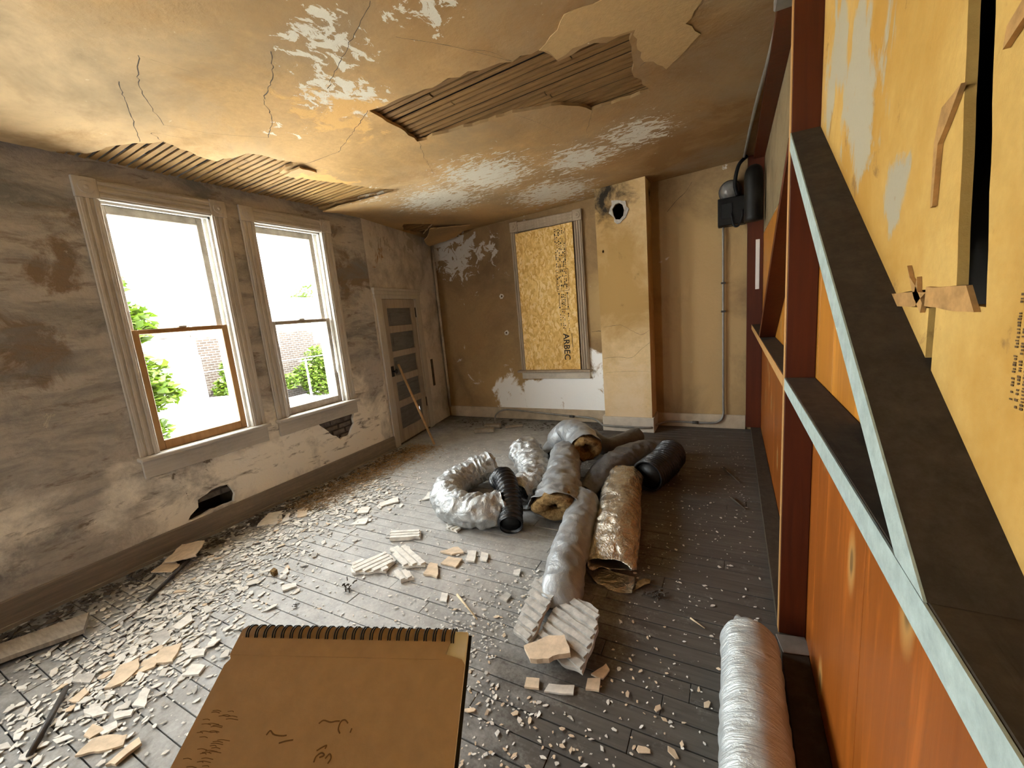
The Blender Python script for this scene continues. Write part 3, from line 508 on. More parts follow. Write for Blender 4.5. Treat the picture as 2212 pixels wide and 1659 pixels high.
bb = []; rr = random.Random(9)
for row, (y, z0, z1) in enumerate(((.628, 1.262, 1.375), (.618, 1.255, 1.39), (.608, 1.255, 1.36), (.600, 1.27, 1.39))):
    z = z0
    while z < z1:
        if rr.random() > .14: bb.append((y, y + rr.uniform(.0035, .0055), z, z + rr.uniform(.0015, .0028)))
        z += rr.uniform(.003, .0042)
dashes('printed_fine_print', bb, lambda u, z: (PX1 - .0108, *q_(u, z)), 'faded_ink', dB)['kind'] = 'stuff'
for y, z in ((.965, 1.345), (.715, 1.19), (.70, 1.112)): rod('nail_head', (PX1 - .013, y, z), (PX1 - .0102, y, z), .004, 'ink', dB, 8)
# ceiling conduit, wiring and electrical gear by the far corner
o = pipe('ceiling_conduit', [(.19, .2, cz(.19) - .014), (.185, 2.4, cz(.18) - .014), (.13, 3.6, cz(.1) - .014), (.09, 4.72, cz(.09) - .014)], .011, 'grey_pipe', n=20)
box('junction_box', .155, .235, 2.30, 2.40, cz(.2) - .05, cz(.2) - .004, 'grey_pipe', o, .006); tag(o, 'thin painted conduit running along the ceiling above the wooden partition', 'conduit')
o = pipe('wall_conduit', [(-.08, YF - .03, 2.06), (-.08, YF - .03, 1.3), (-.08, YF - .03, .35), (-.08, YF - .034, .16), (-.12, YF - .045, .085), (-.22, YF - .05, .062), (-.6, YF - .05, .06), (-.74, 4.55, .062), (-.80, 4.448, .063), (-1.24, 4.448, .065), (-1.32, 4.50, .068), (-1.5, 4.70, .07), (-1.9, 4.74, .085), (-2.4, 4.73, .12), (-2.62, 4.70, .14), (-2.72, 4.66, .13), (-2.78, 4.62, .08), (-2.79, 4.60, .005)], .011, 'grey_pipe', n=160)
for x in (-1.75, -.35): fin('coupling', tube_bm([Vector((x - .03, 4.72 if x < -1 else YF - .05, .078 if x < -1 else .061)), Vector((x, 4.725 if x < -1 else YF - .05, .078 if x < -1 else .061)), Vector((x + .03, 4.716 if x < -1 else YF - .05, .077 if x < -1 else .061))], .016, 10), 'dark_pipe', o, True)
for z in (1.5, 1.22): box('strap', -.10, -.06, YF - .045, YF - .001, z, z + .018, 'dark_pipe', o)
tag(o, 'grey electrical conduit dropping down the far wall and along its baseboard', 'conduit')
eb = empty('fuse_box', (-.01, YF, 2.04)); tag(eb, 'black metal fuse box on the far wall beside the partition', 'fuse box')
box('case', -.115, .12, -.13, -.001, 0, .25, 'enamel_black', eb, .006); box('cover', -.085, .01, -.137, -.131, .06, .20, 'black_rubber', eb, .004); fin('cable_loop', tube_bm(cat([(.0, -.14, .10), (.02, -.16, -.01), (.06, -.16, -.02), (.09, -.15, .06), (.09, -.14, .12)], 24), .009, 8), 'black_rubber', eb, True)
mb = empty('electric_meter', (-.02, YF, 2.30)); tag(mb, 'round grey glass electric meter above the black fuse box', 'meter')
fin('meter_base', tube_bm([Vector((0, y, .06)) for y in (-.001, -.05, -.06)], lambda s: (.10, .10, .09)[int(s * 2 + .5)], 24), 'dark_pipe', mb, True); fin('glass_dome', tube_bm([Vector((0, y, .06)) for y in (-.061, -.10, -.13, -.145)], lambda s: (.085, .08, .06, .025)[int(s * 3 + .5)], 24), 'meter_glass', mb, True)
cbl = tag(pipe('service_cable', [(.115, YF - .12, 2.62), (.05, YF - .15, 2.55), (.02, YF - .15, 2.40), (.04, YF - .14, 2.29)], .016, 'black_rubber', n=30), 'thick black cable curving from the ceiling into the fuse box', 'cable')
hd = empty('cable_hood', (.165, 4.48, 2.22)); tag(hd, 'black rounded cable hood on the partition beside the meter', 'hood')
fin('hood_shell', tube_bm(cat([(0, 0, -.2), (0, .0, .05), (0, .01, .2), (.0, .03, .27)], 24), lambda s: .075 * math.sqrt(max(.02, 1 - max(0, s - .5) ** 2 * 3.9)), 20), 'enamel_black', hd, True)
st = box('paper_strip', .1615, .1645, 4.05, 4.25, 1.42, 1.80, 'paper_white'); tag(st, 'narrow pale strip hanging on the dark partition stud by the far wall', 'strip')
st.location = (0, 0, 0)
bpy.data.objects.remove(st)
st = tag(box('paper_strip', .195, .228, 4.7150, 4.7195, 1.42, 1.88, 'paper_white', None, .001), 'narrow pale strip hanging on the dark partition stud by the far wall', 'strip')

# ================================================================== OUTDOORS
struct(box('ground_outside', -70, -3.62, -40, 70, -3.6, -3.5, 'concrete_yard'))
bld = empty('brick_building', (-30, 20, -3.5)); tag(bld, 'brick building with a whitewashed top seen across the yard through the windows', 'building')
o = box('brick_wall', -36, -30, 12.9, 34, -3.5, 3.35, 'far_brick'); o.parent = bld; o.matrix_parent_inverse = Matrix.Translation((30, -20, 3.5))
def bpart(n, *a): o = box(n, *a); o.parent = bld; o.matrix_parent_inverse = Matrix.Translation((30, -20, 3.5)); return o
bpart('parapet', -36.1, -29.9, 12.8, 34, 3.35, 3.55, 'house_white'); bpart('chimney', -31.5, -30.6, 13.4, 14.4, 3.55, 4.15, 'roof_grey'); bpart('white_lean_to', -30.02, -27.5, 10.6, 12.9, -3.5, 1.6, 'house_white'); bpart('upper_storey', -36, -31, 21.5, 34, 3.55, 4.1, 'house_white')
bpart('downpipe', -29.98, -29.85, 13.9, 14.02, -3.5, 3.3, 'house_white'); bpart('downpipe', -29.98, -29.85, 17.4, 17.52, -3.5, 3.3, 'house_white')
for y in (15.4, 18.6, 22.5, 26.): 
    f_ = bpart('window_frame', -30.04, -29.97, y, y + 1.0, .4, 2.1, 'house_white'); 
    q = box('pane', -29.965, -29.955, y + .1, y + .9, .5, 2.0, 'car_glass'); q.parent = f_; q.matrix_parent_inverse = Matrix.Translation((30, -20, 3.5))
def pole(name, x, y, h, lab):
    p = empty(name, (x, y, -3.5)); tag(p, lab, 'pole'); rod('shaft', (0, 0, 0), (0, 0, h), .07, 'house_white', p, 8, .05); rod('crossbar', (0, -.5, h * .97), (0, .5, h * .97), .03, 'house_white', p, 6); return p
pole('yard_pole', -28.6, 13.45, 4.0, 'thin pale pole in the yard before the brick wall'); pole('yard_pole', -26, 18.6, 3.0, 'thin pale pole beside the far bush in the yard')
tag(rod('overhead_wire', (-26, 6, -.35), (-25, 24, -.35), .02, 'house_white', None, 6), 'pale overhead wire crossing in front of the brick building', 'wire')
def leaves(name, blobs, n, size, parent, seed):
    rr = random.Random(seed); vs = []; fs = []; tot = sum(b[3] ** 2 for b in blobs)
    for (x, y, z, r, fz) in blobs:
        for k in range(int(n * r * r / tot)):
            while True:
                d = Vector((rr.uniform(-1, 1), rr.uniform(-1, 1), rr.uniform(-1, 1)))
                if .25 < d.length < 1: break
            p = Vector((x, y, z)) + Vector((d.x * r, d.y * r, d.z * r * fz)); a = Vector((rr.uniform(-1, 1), rr.uniform(-1, 1), rr.uniform(-.5, .5))).normalized(); b = a.cross(Vector((rr.uniform(-1, 1), rr.uniform(-1, 1), 1.2))).normalized(); s = size * rr.uniform(.6, 1.3); i = len(vs)
            vs += [p - a * s, p + b * s * .55, p + a * s, p - b * s * .55]; fs.append((i, i + 1, i + 2, i + 3))
    me = bpy.data.meshes.new(name); me.from_pydata(vs, [], fs); o = link(name, me, 'leaf', parent); o['kind'] = 'stuff'; return o
def tree(name, base, blobs, n, size, lab, seed):
    t_ = empty(name, base); tag(t_, lab, 'tree', 'trees in the yard outside'); b = [(x - base[0], y - base[1], z - base[2], r, f) for x, y, z, r, f in blobs]; top = b[0]
    fin('trunk', tube_bm(cat([(0, 0, 0), (top[0] * .3, top[1] * .3, top[2] * .5), (top[0], top[1], top[2])], 16), lambda s: size * (1.3 - s), 8), 'bark', t_, True)
    for q in b[1:]: rod('branch', (top[0] * .4, top[1] * .4, top[2] * .6), q[:3], size * .4, 'bark', t_, 6, size * .12)
    leaves('foliage', b, n, size, t_, seed)
tree('maple_tree', (-8.2, 1.6, -3.5), [(-8.1, 2.25, 2.3, .75, .75), (-8.0, 2.75, 1.72, .50, .7), (-8.0, 2.55, .95, .72, .62), (-7.9, 2.95, .62, .42, .6), (-8.1, 2.55, .05, .60, .6), (-8.2, 1.5, 1.2, 1.1, .9), (-8.0, 2.2, -.7, .6, .6)], 11000, .085, 'leafy lime green tree close outside the nearer window', 1)
tree('yard_bush', (-28, 15.05, -3.5), [(-28.0, 15.28, -0.58, 1.1, .9), (-28.0, 14.47, -1.75, .9, .9), (-28.0, 15.87, -2.10, 1.2, 1)], 3000, .17, 'bright green bush before the brick wall behind the nearer window', 2)
tree('yard_bush', (-28, 21.0, -3.5), [(-28.0, 21.23, -0.82, 1.2, .9), (-28.0, 20.07, -1.75, 1.1, .8), (-28.0, 22.63, -1.52, 1.4, .9), (-28.0, 18.55, -2.04, .7, .8), (-28.0, 21.23, -2.57, 1.6, .7)], 4200, .17, 'bright green bush before the brick wall behind the farther window', 3)
tree('roof_tree', (-39, 29.0, -3.5), [(-39, 29.6, 5.2, 1.4, .7), (-39, 28.4, 4.7, .9, .6)], 500, .2, 'distant treetop rising over the roof of the brick building', 4)
def car(loc, rz, lab, m):
    c = empty('parked_car', loc, rz); tag(c, lab, 'car', 'cars parked in the yard')
    bm = bmesh.new(); prism(bm, [(-2.3, .35), (2.3, .35), (2.35, .8), (2.15, 1.05), (1.2, 1.12), (.75, 1.75), (-2.1, 1.78), (-2.32, 1.05)], [], -.9, .9, lambda u, v, d: (u, d, v)); bmesh.ops.bevel(bm, geom=[e for e in bm.edges], offset=.05, segments=1, affect='EDGES'); fin('body', bm, m, c)
    for s in (-.905, .905):
        for a, b, a2, b2 in ((-1.95, -1.25, -1.9, -1.25), (-1.1, -.2, -1.1, -.2), (-.05, .98, -.05, .66)):
            bm = bmesh.new(); prism(bm, [(a, 1.12), (b, 1.12), (b2, 1.62), (a2, 1.62)], [], s - .01, s + .01, lambda u, v, d: (u, d, v)); fin('side_window', bm, 'car_glass', c)
        for x in (-1.45, 1.5): rod('wheel', (x, s * .8, .36), (x, s * 1.02, .36), .36, 'tyre', c, 20)
car((-24.6, 11.8, -3.5), 2.15, 'white sport utility car parked in the yard nearest the window', 'car_white'); car((-27.5, 6.5, -3.5), 1.3, 'grey car parked behind the leafy tree', 'roof_grey')

# ================================================================== DUCTS
def nz(x, y, z): return noise.noise(Vector((x, y, z)))
def wrinkle(amp, fs, fa, seed, ring=0., rf=60.):
    def f(s, a, t_, dv):
        c, q = math.cos(a), math.sin(a)
        w = nz(s * fs + seed, c * fa, q * fa + seed) + .5 * nz(s * fs * 2.3, c * fa * 2 + seed, q * fa * 2)
        w2 = -abs(nz(s * fs * 1.7 + 3 + seed, c * fa * 1.3, q * fa * 1.3)) * 1.3
        r = ring * math.sin(s * rf + 3 * nz(s * 4, c, seed) + 1.5 * q)
        return 1 + amp * (w * .5 + w2 + .3) + r
    return f
def duct(name, pts, rad, jm, lab, squash=.9, amp=.09, fs=9, fa=1.6, seed=0, ring=0., rf=60, ins=(1, 1), im='insulation', n=110, seg=44, floor_z=.004, flare=(0., 0.), jag=.25, hollow=.42):
    d = empty(name, (pts[0][0], pts[0][1], 0)); tag(d, lab, 'duct', 'insulated flexible ducts left on the floor'); inv = Matrix.Translation((-pts[0][0], -pts[0][1], 0))
    P = cat(pts, n); rf_ = rad if callable(rad) else (lambda s: rad)
    mod = wrinkle(amp, fs, fa, seed, ring, rf)
    def rr(s): return rf_(s) * (1 + flare[0] * max(0, 1 - s * 12) + flare[1] * max(0, 1 - (1 - s) * 12))
    bm = tube_bm(P, rr, seg, False, mod, squash, floor_z)
    # ragged mouth: shift the end rings along the axis
    bm.verts.ensure_lookup_table(); nv = len(bm.verts)
    for e, sgn in ((0, -1), (n - 1, 1)):
        tg = (P[1] - P[0] if e == 0 else P[-1] - P[-2]).normalized()
        for k in range(seg):
            v = bm.verts[e * seg + k]; a = 2 * math.pi * k / seg; v.co += tg * sgn * jag * rf_(0 if e == 0 else 1) * nz(math.cos(a) * 1.8, math.sin(a) * 1.8, seed + e); v.co.z = max(v.co.z, floor_z)
    o = fin('jacket', bm, jm, d, True); o.matrix_parent_inverse = inv
    sm = o.modifiers.new('thick', 'SOLIDIFY'); sm.thickness = .0025; sm.offset = -1
    for e, on_ in ((0, ins[0]), (1, ins[1])):   # stuffing at the mouths
        if not on_: continue
        q = P[0] if e == 0 else P[-1]; tg = (P[0] - P[4] if e == 0 else P[-1] - P[-5]).normalized(); r0 = rf_(e)
        prof = [(-.9, .86), (-.2, .88), (on_ * .10, .90), (on_ * .28, .80), (on_ * .34, .62), (on_ * .22, hollow), (-.15, hollow * .8), (-.75, hollow * .7), (-.78, .02)]
        bm = tube_bm([q + tg * a * r0 for a, b in prof], 1., 28, True, None)
        bm.free(); bm = bmesh.new(); up = Vector((0, 0, 1)); side = tg.cross(up).normalized(); up = side.cross(tg).normalized(); rings = []
        for i, (a, b) in enumerate(prof):
            ring_ = []
            for k in range(28):
                an = 2 * math.pi * k / 28; dv = side * math.cos(an) + up * math.sin(an); w = 1 + .22 * nz(math.cos(an) * 2.2, math.sin(an) * 2.2, seed + i * .35 + e * 7); off = dv * r0 * b * w; off.z *= (squash(e) if callable(squash) else squash)
                v = q + tg * (a + .18 * on_ * nz(math.cos(an) * 2.6 + 5, math.sin(an) * 2.6, seed + i * .3)) * r0 + off; v.z = max(v.z, floor_z + .004); ring_.append(bm.verts.new(v))
            rings.append(ring_)
        for A, B_ in zip(rings, rings[1:]):
            for k in range(28): bm.faces.new((A[k], A[(k + 1) % 28], B_[(k + 1) % 28], B_[k]))
        bm.faces.new(rings[-1]); o = fin('insulation_lining', bm, im, d, True); o.matrix_parent_inverse = inv
    return d
duct('insulated_duct', [(-1.79, 2.82, .16), (-1.90, 2.68, .13), (-1.94, 2.47, .115), (-1.84, 2.26, .115), (-1.66, 2.14, .115), (-1.47, 2.15, .12), (-1.37, 2.24, .12)], .116, 'silver_jacket', 'silver insulated duct curled into a horseshoe, leftmost of the pile', .95, .22, 13, 1.5, 3, ins=(1, 0), im='white_insulation', n=150, seg=56)
duct('insulated_duct', [(-1.66, 3.20, .16), (-1.50, 3.02, .13), (-1.38, 2.82, .12), (-1.34, 2.60, .115), (-1.36, 2.44, .10)], lambda s: .135 - .02 * s, 'silver_jacket', 'crumpled silver insulated duct with pale wool at its mouth, behind the black hose', .85, .30, 14, 1.6, 8, ins=(1.2, 0), im='white_insulation', n=130, seg=56, flare=(.08, 0))
duct('insulated_duct', [(-1.26, 3.17, .23), (-1.15, 2.86, .19), (-1.07, 2.55, .165), (-1.01, 2.30, .15)], lambda s: .105 + .055 * s, 'grey_jacket', 'grey insulated duct with amber stuffing bulging from its near end', lambda s: .88 - .28 * s, .20, 8, 1.4, 12, ins=(0, .8), n=110, flare=(-.25, 0), hollow=.3, jag=.4)
duct('insulated_duct', [(-1.46, 3.66, .10), (-1.43, 3.52, .18), (-1.34, 3.50, .27), (-1.20, 3.38, .28), (-1.07, 3.18, .24)], lambda s: .115 + .02 * s, 'grey_jacket', 'grey duct bent over the pile, its open mouth showing amber insulation', .9, .14, 6, 1.2, 15, ins=(0, 1), n=110)
duct('insulated_duct', [(-1.47, 3.62, .12), (-1.50, 3.48, .10), (-1.44, 3.30, .07)], .10, 'grey_jacket', 'short flattened grey duct end behind the bent duct', .8, .12, 6, 1.2, 17, ins=(0, 0), n=50)
duct('insulated_duct', [(-1.20, 3.72, .16), (-1.05, 3.66, .10), (-.96, 3.80, .085), (-.84, 4.10, .08)], .085, 'dark_jacket', 'dark smooth duct lying toward the chimney breast', .95, .04, 6, 1.2, 19, ins=(0, 0), n=80)
duct('insulated_duct', [(-.44, 3.78, .07), (-.60, 3.62, .10), (-.75, 3.40, .12), (-.85, 3.08, .12), (-.90, 2.80, .11), (-.93, 2.66, .09)], lambda s: .075 + .06 * math.sin(math.pi * min(1, s * 1.1 + .05)), 'dark_jacket', 'dark grey wrinkled duct lying across the back of the pile', .8, .14, 7, 1.3, 23, ins=(0, 0), n=120)
duct('insulated_duct', [(-.88, 2.50, .105), (-.82, 2.20, .10), (-.765, 1.88, .10), (-.725, 1.66, .07), (-.71, 1.575, .035)], lambda s: .105 - .012 * math.sin(s * 3) + .012 * s, 'grey_jacket', 'long straight grey duct reaching toward the viewer, under the ribbed plaster slab', lambda s: .95 - .7 * max(0, (s - .72) / .28) ** 1.5, .10, 8, 1.2, 27, .008, 90, ins=(0, 0), n=140, jag=.5, flare=(0, .12))
jd = duct('insulated_duct', [(-.725, 3.00, .10), (-.68, 2.72, .10), (-.62, 2.38, .095), (-.575, 2.10, .085), (-.55, 1.93, .07)], lambda s: .135 - .01 * s, 'foil', 'shiny foil faced duct wrap split open at its near end', lambda s: .72 - .45 * max(0, (s - .65) / .35), .12, 8, 1.3, 31, ins=(.9, 0), n=130, jag=.5, seg=56)
bm = bmesh.new(); prism(bm, ragged([(-.70, 1.93), (-.60, 1.84), (-.48, 1.80), (-.43, 1.83), (-.44, 1.95), (-.6, 1.96)], .03, .01, 3), [], .004, .008, lambda u, v, d: (u, v, d + .035 * max(0, v - 1.82) + .015 * abs(nz(u * 12, v * 12, 1)))); o = fin('loose_facing', bm, 'foil', jd); o.matrix_parent_inverse = Matrix.Translation((.725, -3.0, 0))
bm = bmesh.new(); prism(bm, ragged([(-.43, 1.84), (-.35, 1.92), (-.36, 1.96), (-.42, 1.93)], .03, .01, 4), [], .003, .006, lambda u, v, d: (u, v, d + .03 * abs(nz(u * 12, v * 12, 2)))); o = fin('loose_facing', bm, 'insulation', jd); o.matrix_parent_inverse = Matrix.Translation((.725, -3.0, 0))
kd = duct('insulated_duct', [(.055, 1.645, .10), (.06, 1.50, .105), (.062, 1.25, .105), (.064, .95, .105), (.066, .6, .105)], lambda s: .095 - .035 * max(0, 1 - s * 9), 'bubble_silver', 'straight silver bubble wrapped duct lying beside the wooden partition', 1., .05, 7, 1.2, 37, .012, 95, ins=(.6, 0), n=170, seg=48, jag=.7)
kd['group'] = 'insulated flexible ducts left on the floor'
# black corrugated hoses
def hose(pts, r, lab, n=260, pitch=.036, seed=0):
    h = empty('corrugated_hose', (pts[0][0], pts[0][1], 0)); tag(h, lab, 'hose', 'black corrugated hoses in the duct pile'); P = cat(pts, n)
    f = lambda s, a, t_, dv: 1 + .075 * math.sin(2 * math.pi * s / pitch + a) + .05 * nz(s * 20, math.cos(a) * 1.5, math.sin(a) * 1.5 + seed)
    bm = tube_bm(P, r, 32, False, f, 1, .004); o = fin('hose_wall', bm, 'black_plastic', h, True); o.matrix_parent_inverse = Matrix.Translation((-pts[0][0], -pts[0][1], 0)); sm = o.modifiers.new('thick', 'SOLIDIFY'); sm.thickness = .004
    bm = tube_bm(P[6:-6], r * .80, 20, True); o = fin('dark_bore', bm, 'enamel_black', h, True); o.matrix_parent_inverse = Matrix.Translation((-pts[0][0], -pts[0][1], 0)); return h
hose([(-1.54, 2.52, .17), (-1.47, 2.47, .225), (-1.38, 2.36, .20), (-1.29, 2.22, .12), (-1.24, 2.11, .078)], .072, 'black ribbed hose arching down beside the curled silver duct')
hose([(-.44, 3.46, .15), (-.48, 3.25, .13), (-.56, 3.00, .12)], .115, 'short wide black hose with its open end facing the room', 120, .03, 4)

# ================================================================== SKETCHBOOK held before the camera
sb = empty('sketchbook', (-.4343, .1939, 1.1123)); tag(sb, 'brown card covered spiral sketchbook held open in the foreground', 'sketchbook')
TL = Vector((-.4343, .1939, 1.1123)); TR = Vector((-.228, .290, 1.096)); vv = -Vector((-.353, .827, .438)).normalized(); uu = (TR - TL).normalized(); vv = (vv - uu * vv.dot(uu)).normalized(); nn = vv.cross(uu).normalized(); nn = nn if nn.z > 0 else -nn
sb.matrix_world = Matrix(((uu.x, -vv.x, nn.x, TL.x), (uu.y, -vv.y, nn.y, TL.y), (uu.z, -vv.z, nn.z, TL.z), (0, 0, 0, 1)))
SW, SL = (TR - TL).length, .305
bm = bmesh.new(); prism(bm, [(0, -.004), (.004, 0), (SW - .014, 0), (SW - .02, -.022), (SW - .004, -.026), (SW - .001, -.03), (SW - .001, -SL), (0, -SL), (0, -.035), (.003, -.03), (0, -.026)], [], 0, .0012, lambda u, v, d: (u, v, d)); fin('cover', bm, 'cardboard', sb)
box('crease', .002, SW - .022, -.0266, -.0258, .0012, .00165, 'cardboard', sb); box('page_block', .003, SW - .0015, -SL + .001, -.001, -.008, -.0004, 'paper_white', sb, .0005); box('back_cover', .001, SW + .0015, -SL, -.0008, -.0105, -.0084, 'wire_black', sb, .0005)
N = 24; coil = None
for i in range(N):
    u = .009 + i * (SW - .024) / (N - 1)
    if coil is None:
        bm = bmesh.new()
        for du_ in (-.0011, .0011):
            pts = [Vector((du_ + .0006 * math.sin(a), -.0065 + .0075 * math.sin(a) * .9 + .0015, -.0035 + .0085 * math.cos(a))) for a in [k * 2 * math.pi / 20 for k in range(21)]]
            b2 = tube_bm(pts, .00075, 6); me = bpy.data.meshes.new('c'); b2.to_mesh(me); b2.free(); bm.from_mesh(me)
        coil = fin('spiral_coil', bm, 'wire_black', sb, True)
        co = coil
    else: co = coil.copy(); C.objects.link(co); co.parent = sb
    co.location = (u, 0, 0)
def stroke(pts, r=.0006):
    P = cat([(x, y, .0013) for x, y in pts], 14); bm = tube_bm(P, r, 5, True, None, .4); fin('pencil_mark', bm, 'pencil', sb)
for q in ([(.1085, -.0768), (.1117, -.0745), (.118, -.0756), (.1225, -.0748), (.1259, -.0747)], [(.1290, -.0830), (.1265, -.080), (.1269, -.0751), (.130, -.0738), (.1335, -.0760)], [(.1374, -.0822), (.1379, -.0793)], [(.0672, -.0855), (.0692, -.0825), (.0735, -.0850), (.0806, -.0857), (.0846, -.0852)], [(.0805, -.0904), (.0855, -.0890), (.0915, -.0880)], [(.114, -.0944), (.117, -.0925), (.1208, -.0908), (.1205, -.093)], [(.1145, -.1015), (.1150, -.0980), (.1185, -.0955), (.1215, -.097), (.118, -.0985)], [(.1262, -.1020), (.1275, -.0985), (.1255, -.0962), (.123, -.099)]): stroke(q)
rr = random.Random(3)
for k in range(34): x, y = rr.uniform(.006, .028), rr.uniform(-.110, -.070); stroke([(x, y), (x + .004, y + .0004), (x + .005 + .006 * rr.random(), y - .0003)], .00028)

# ================================================================== RUBBLE
def slab(name, poly, th, m, lab, z=0., ridges=None, seed=0, cat_='plaster piece', group=None, tilt=0., step=.018):
    cx = sum(p[0] for p in poly) / len(poly); cy = sum(p[1] for p in poly) / len(poly); L = [(x - cx, y - cy) for x, y in poly]; am = min(.010, .09 * max(abs(c) for p in L for c in p))
    bm = bmesh.new(); prism(bm, ragged(L, step, am, seed), [], 0, th, lambda u, v, d: (u, v, d)); o = fin(name, bm, m); o.location = (cx, cy, z + .003); o.rotation_euler = (tilt, -tilt * .6, 0); tag(o, lab, cat_, group)
    if ridges:
        dx, dy, w, gap = ridges; d = Vector((dx, dy)).normalized(); nn_ = Vector((-d.y, d.x)); lo = min(Vector(p).dot(nn_) for p in L); hi = max(Vector(p).dot(nn_) for p in L); s = lo + .004
        while s < hi - w * .5:
            ts = []                          # clip the strip's centre line to the polygon
            mid = s + w / 2
            for a, b in zip(L, L[1:] + L[:1]):
                A, B_ = Vector(a), Vector(b); pa, pb = A.dot(nn_) - mid, B_.dot(nn_) - mid
                if pa * pb < 0: k = pa / (pa - pb); ts.append((A + (B_ - A) * k).dot(d))
            if len(ts) >= 2:
                t0, t1 = min(ts) + .003, max(ts) - .003
                if t1 - t0 > .012:
                    q = [d * t0 + nn_ * s, d * t1 + nn_ * s, d * t1 + nn_ * (s + w), d * t0 + nn_ * (s + w)]; bm = bmesh.new(); prism(bm, ragged([tuple(p) for p in q], .02, .0022, seed + s * 50), [], th, th + .010, lambda u, v, dd: (u, v, dd)); fin('plaster_key_ridge', bm, m, o)
            s += w + gap
    return o
slab('plaster_slab', [(-.85, 1.65), (-.70, 1.63), (-.745, 1.325), (-.83, 1.36)], .018, 'chip_grey', 'left half of the large ribbed plaster slab lying against the long duct', .062, (.9, -.42, .027, .014), 1, tilt=.21)
slab('plaster_slab', [(-.69, 1.625), (-.50, 1.56), (-.49, 1.49), (-.50, 1.27), (-.73, 1.335)], .018, 'chip_grey', 'right half of the large ribbed plaster slab, cracked from its other half', .050, (.9, -.42, .027, .014), 2, tilt=.18)
slab('plaster_chunk', [(-.735, 1.275), (-.66, 1.36), (-.60, 1.38), (-.555, 1.31), (-.62, 1.25), (-.69, 1.235)], .022, 'chip_tan', 'thick cream painted plaster chunk resting on the ribbed slab', .056, None, 3, tilt=.08)
tan = 'tan painted plaster fragment '
slab('plaster_slab', [(-1.99, 1.50), (-1.87, 1.66), (-1.77, 1.62), (-1.74, 1.52), (-1.92, 1.44)], .015, 'chip_plaster', 'pale ribbed plaster slab, leftmost of the ribbed group mid floor', 0, (.35, .9, .028, .010), 4)
slab('plaster_slab', [(-1.89, 1.71), (-1.80, 1.77), (-1.56, 1.65), (-1.68, 1.59)], .015, 'chip_plaster', 'pale ribbed plaster slab with long grooves, centre of the ribbed group mid floor', 0, (.93, -.4, .028, .010), 5)
slab('plaster_slab', [(-1.70, 1.53), (-1.61, 1.57), (-1.54, 1.53), (-1.59, 1.48)], .015, 'chip_plaster', 'small ribbed plaster piece in front of the ribbed group mid floor', 0, (.9, -.45, .024, .010), 6)
slab('plaster_slab', [(-2.03, 1.86), (-1.85, 1.95), (-1.79, 1.88), (-1.97, 1.79)], .015, 'chip_plaster', 'narrow ribbed plaster bar lying alone toward the curled duct', 0, (.9, .42, .022, .011), 7)
slab('plaster_slab', [(-1.704, 2.03), (-1.72, 2.12), (-1.60, 2.10), (-1.60, 2.02)], .013, 'chip_plaster', 'ribbed plaster piece at the foot of the curled silver duct', 0, (.35, .9, .022, .012), 8)
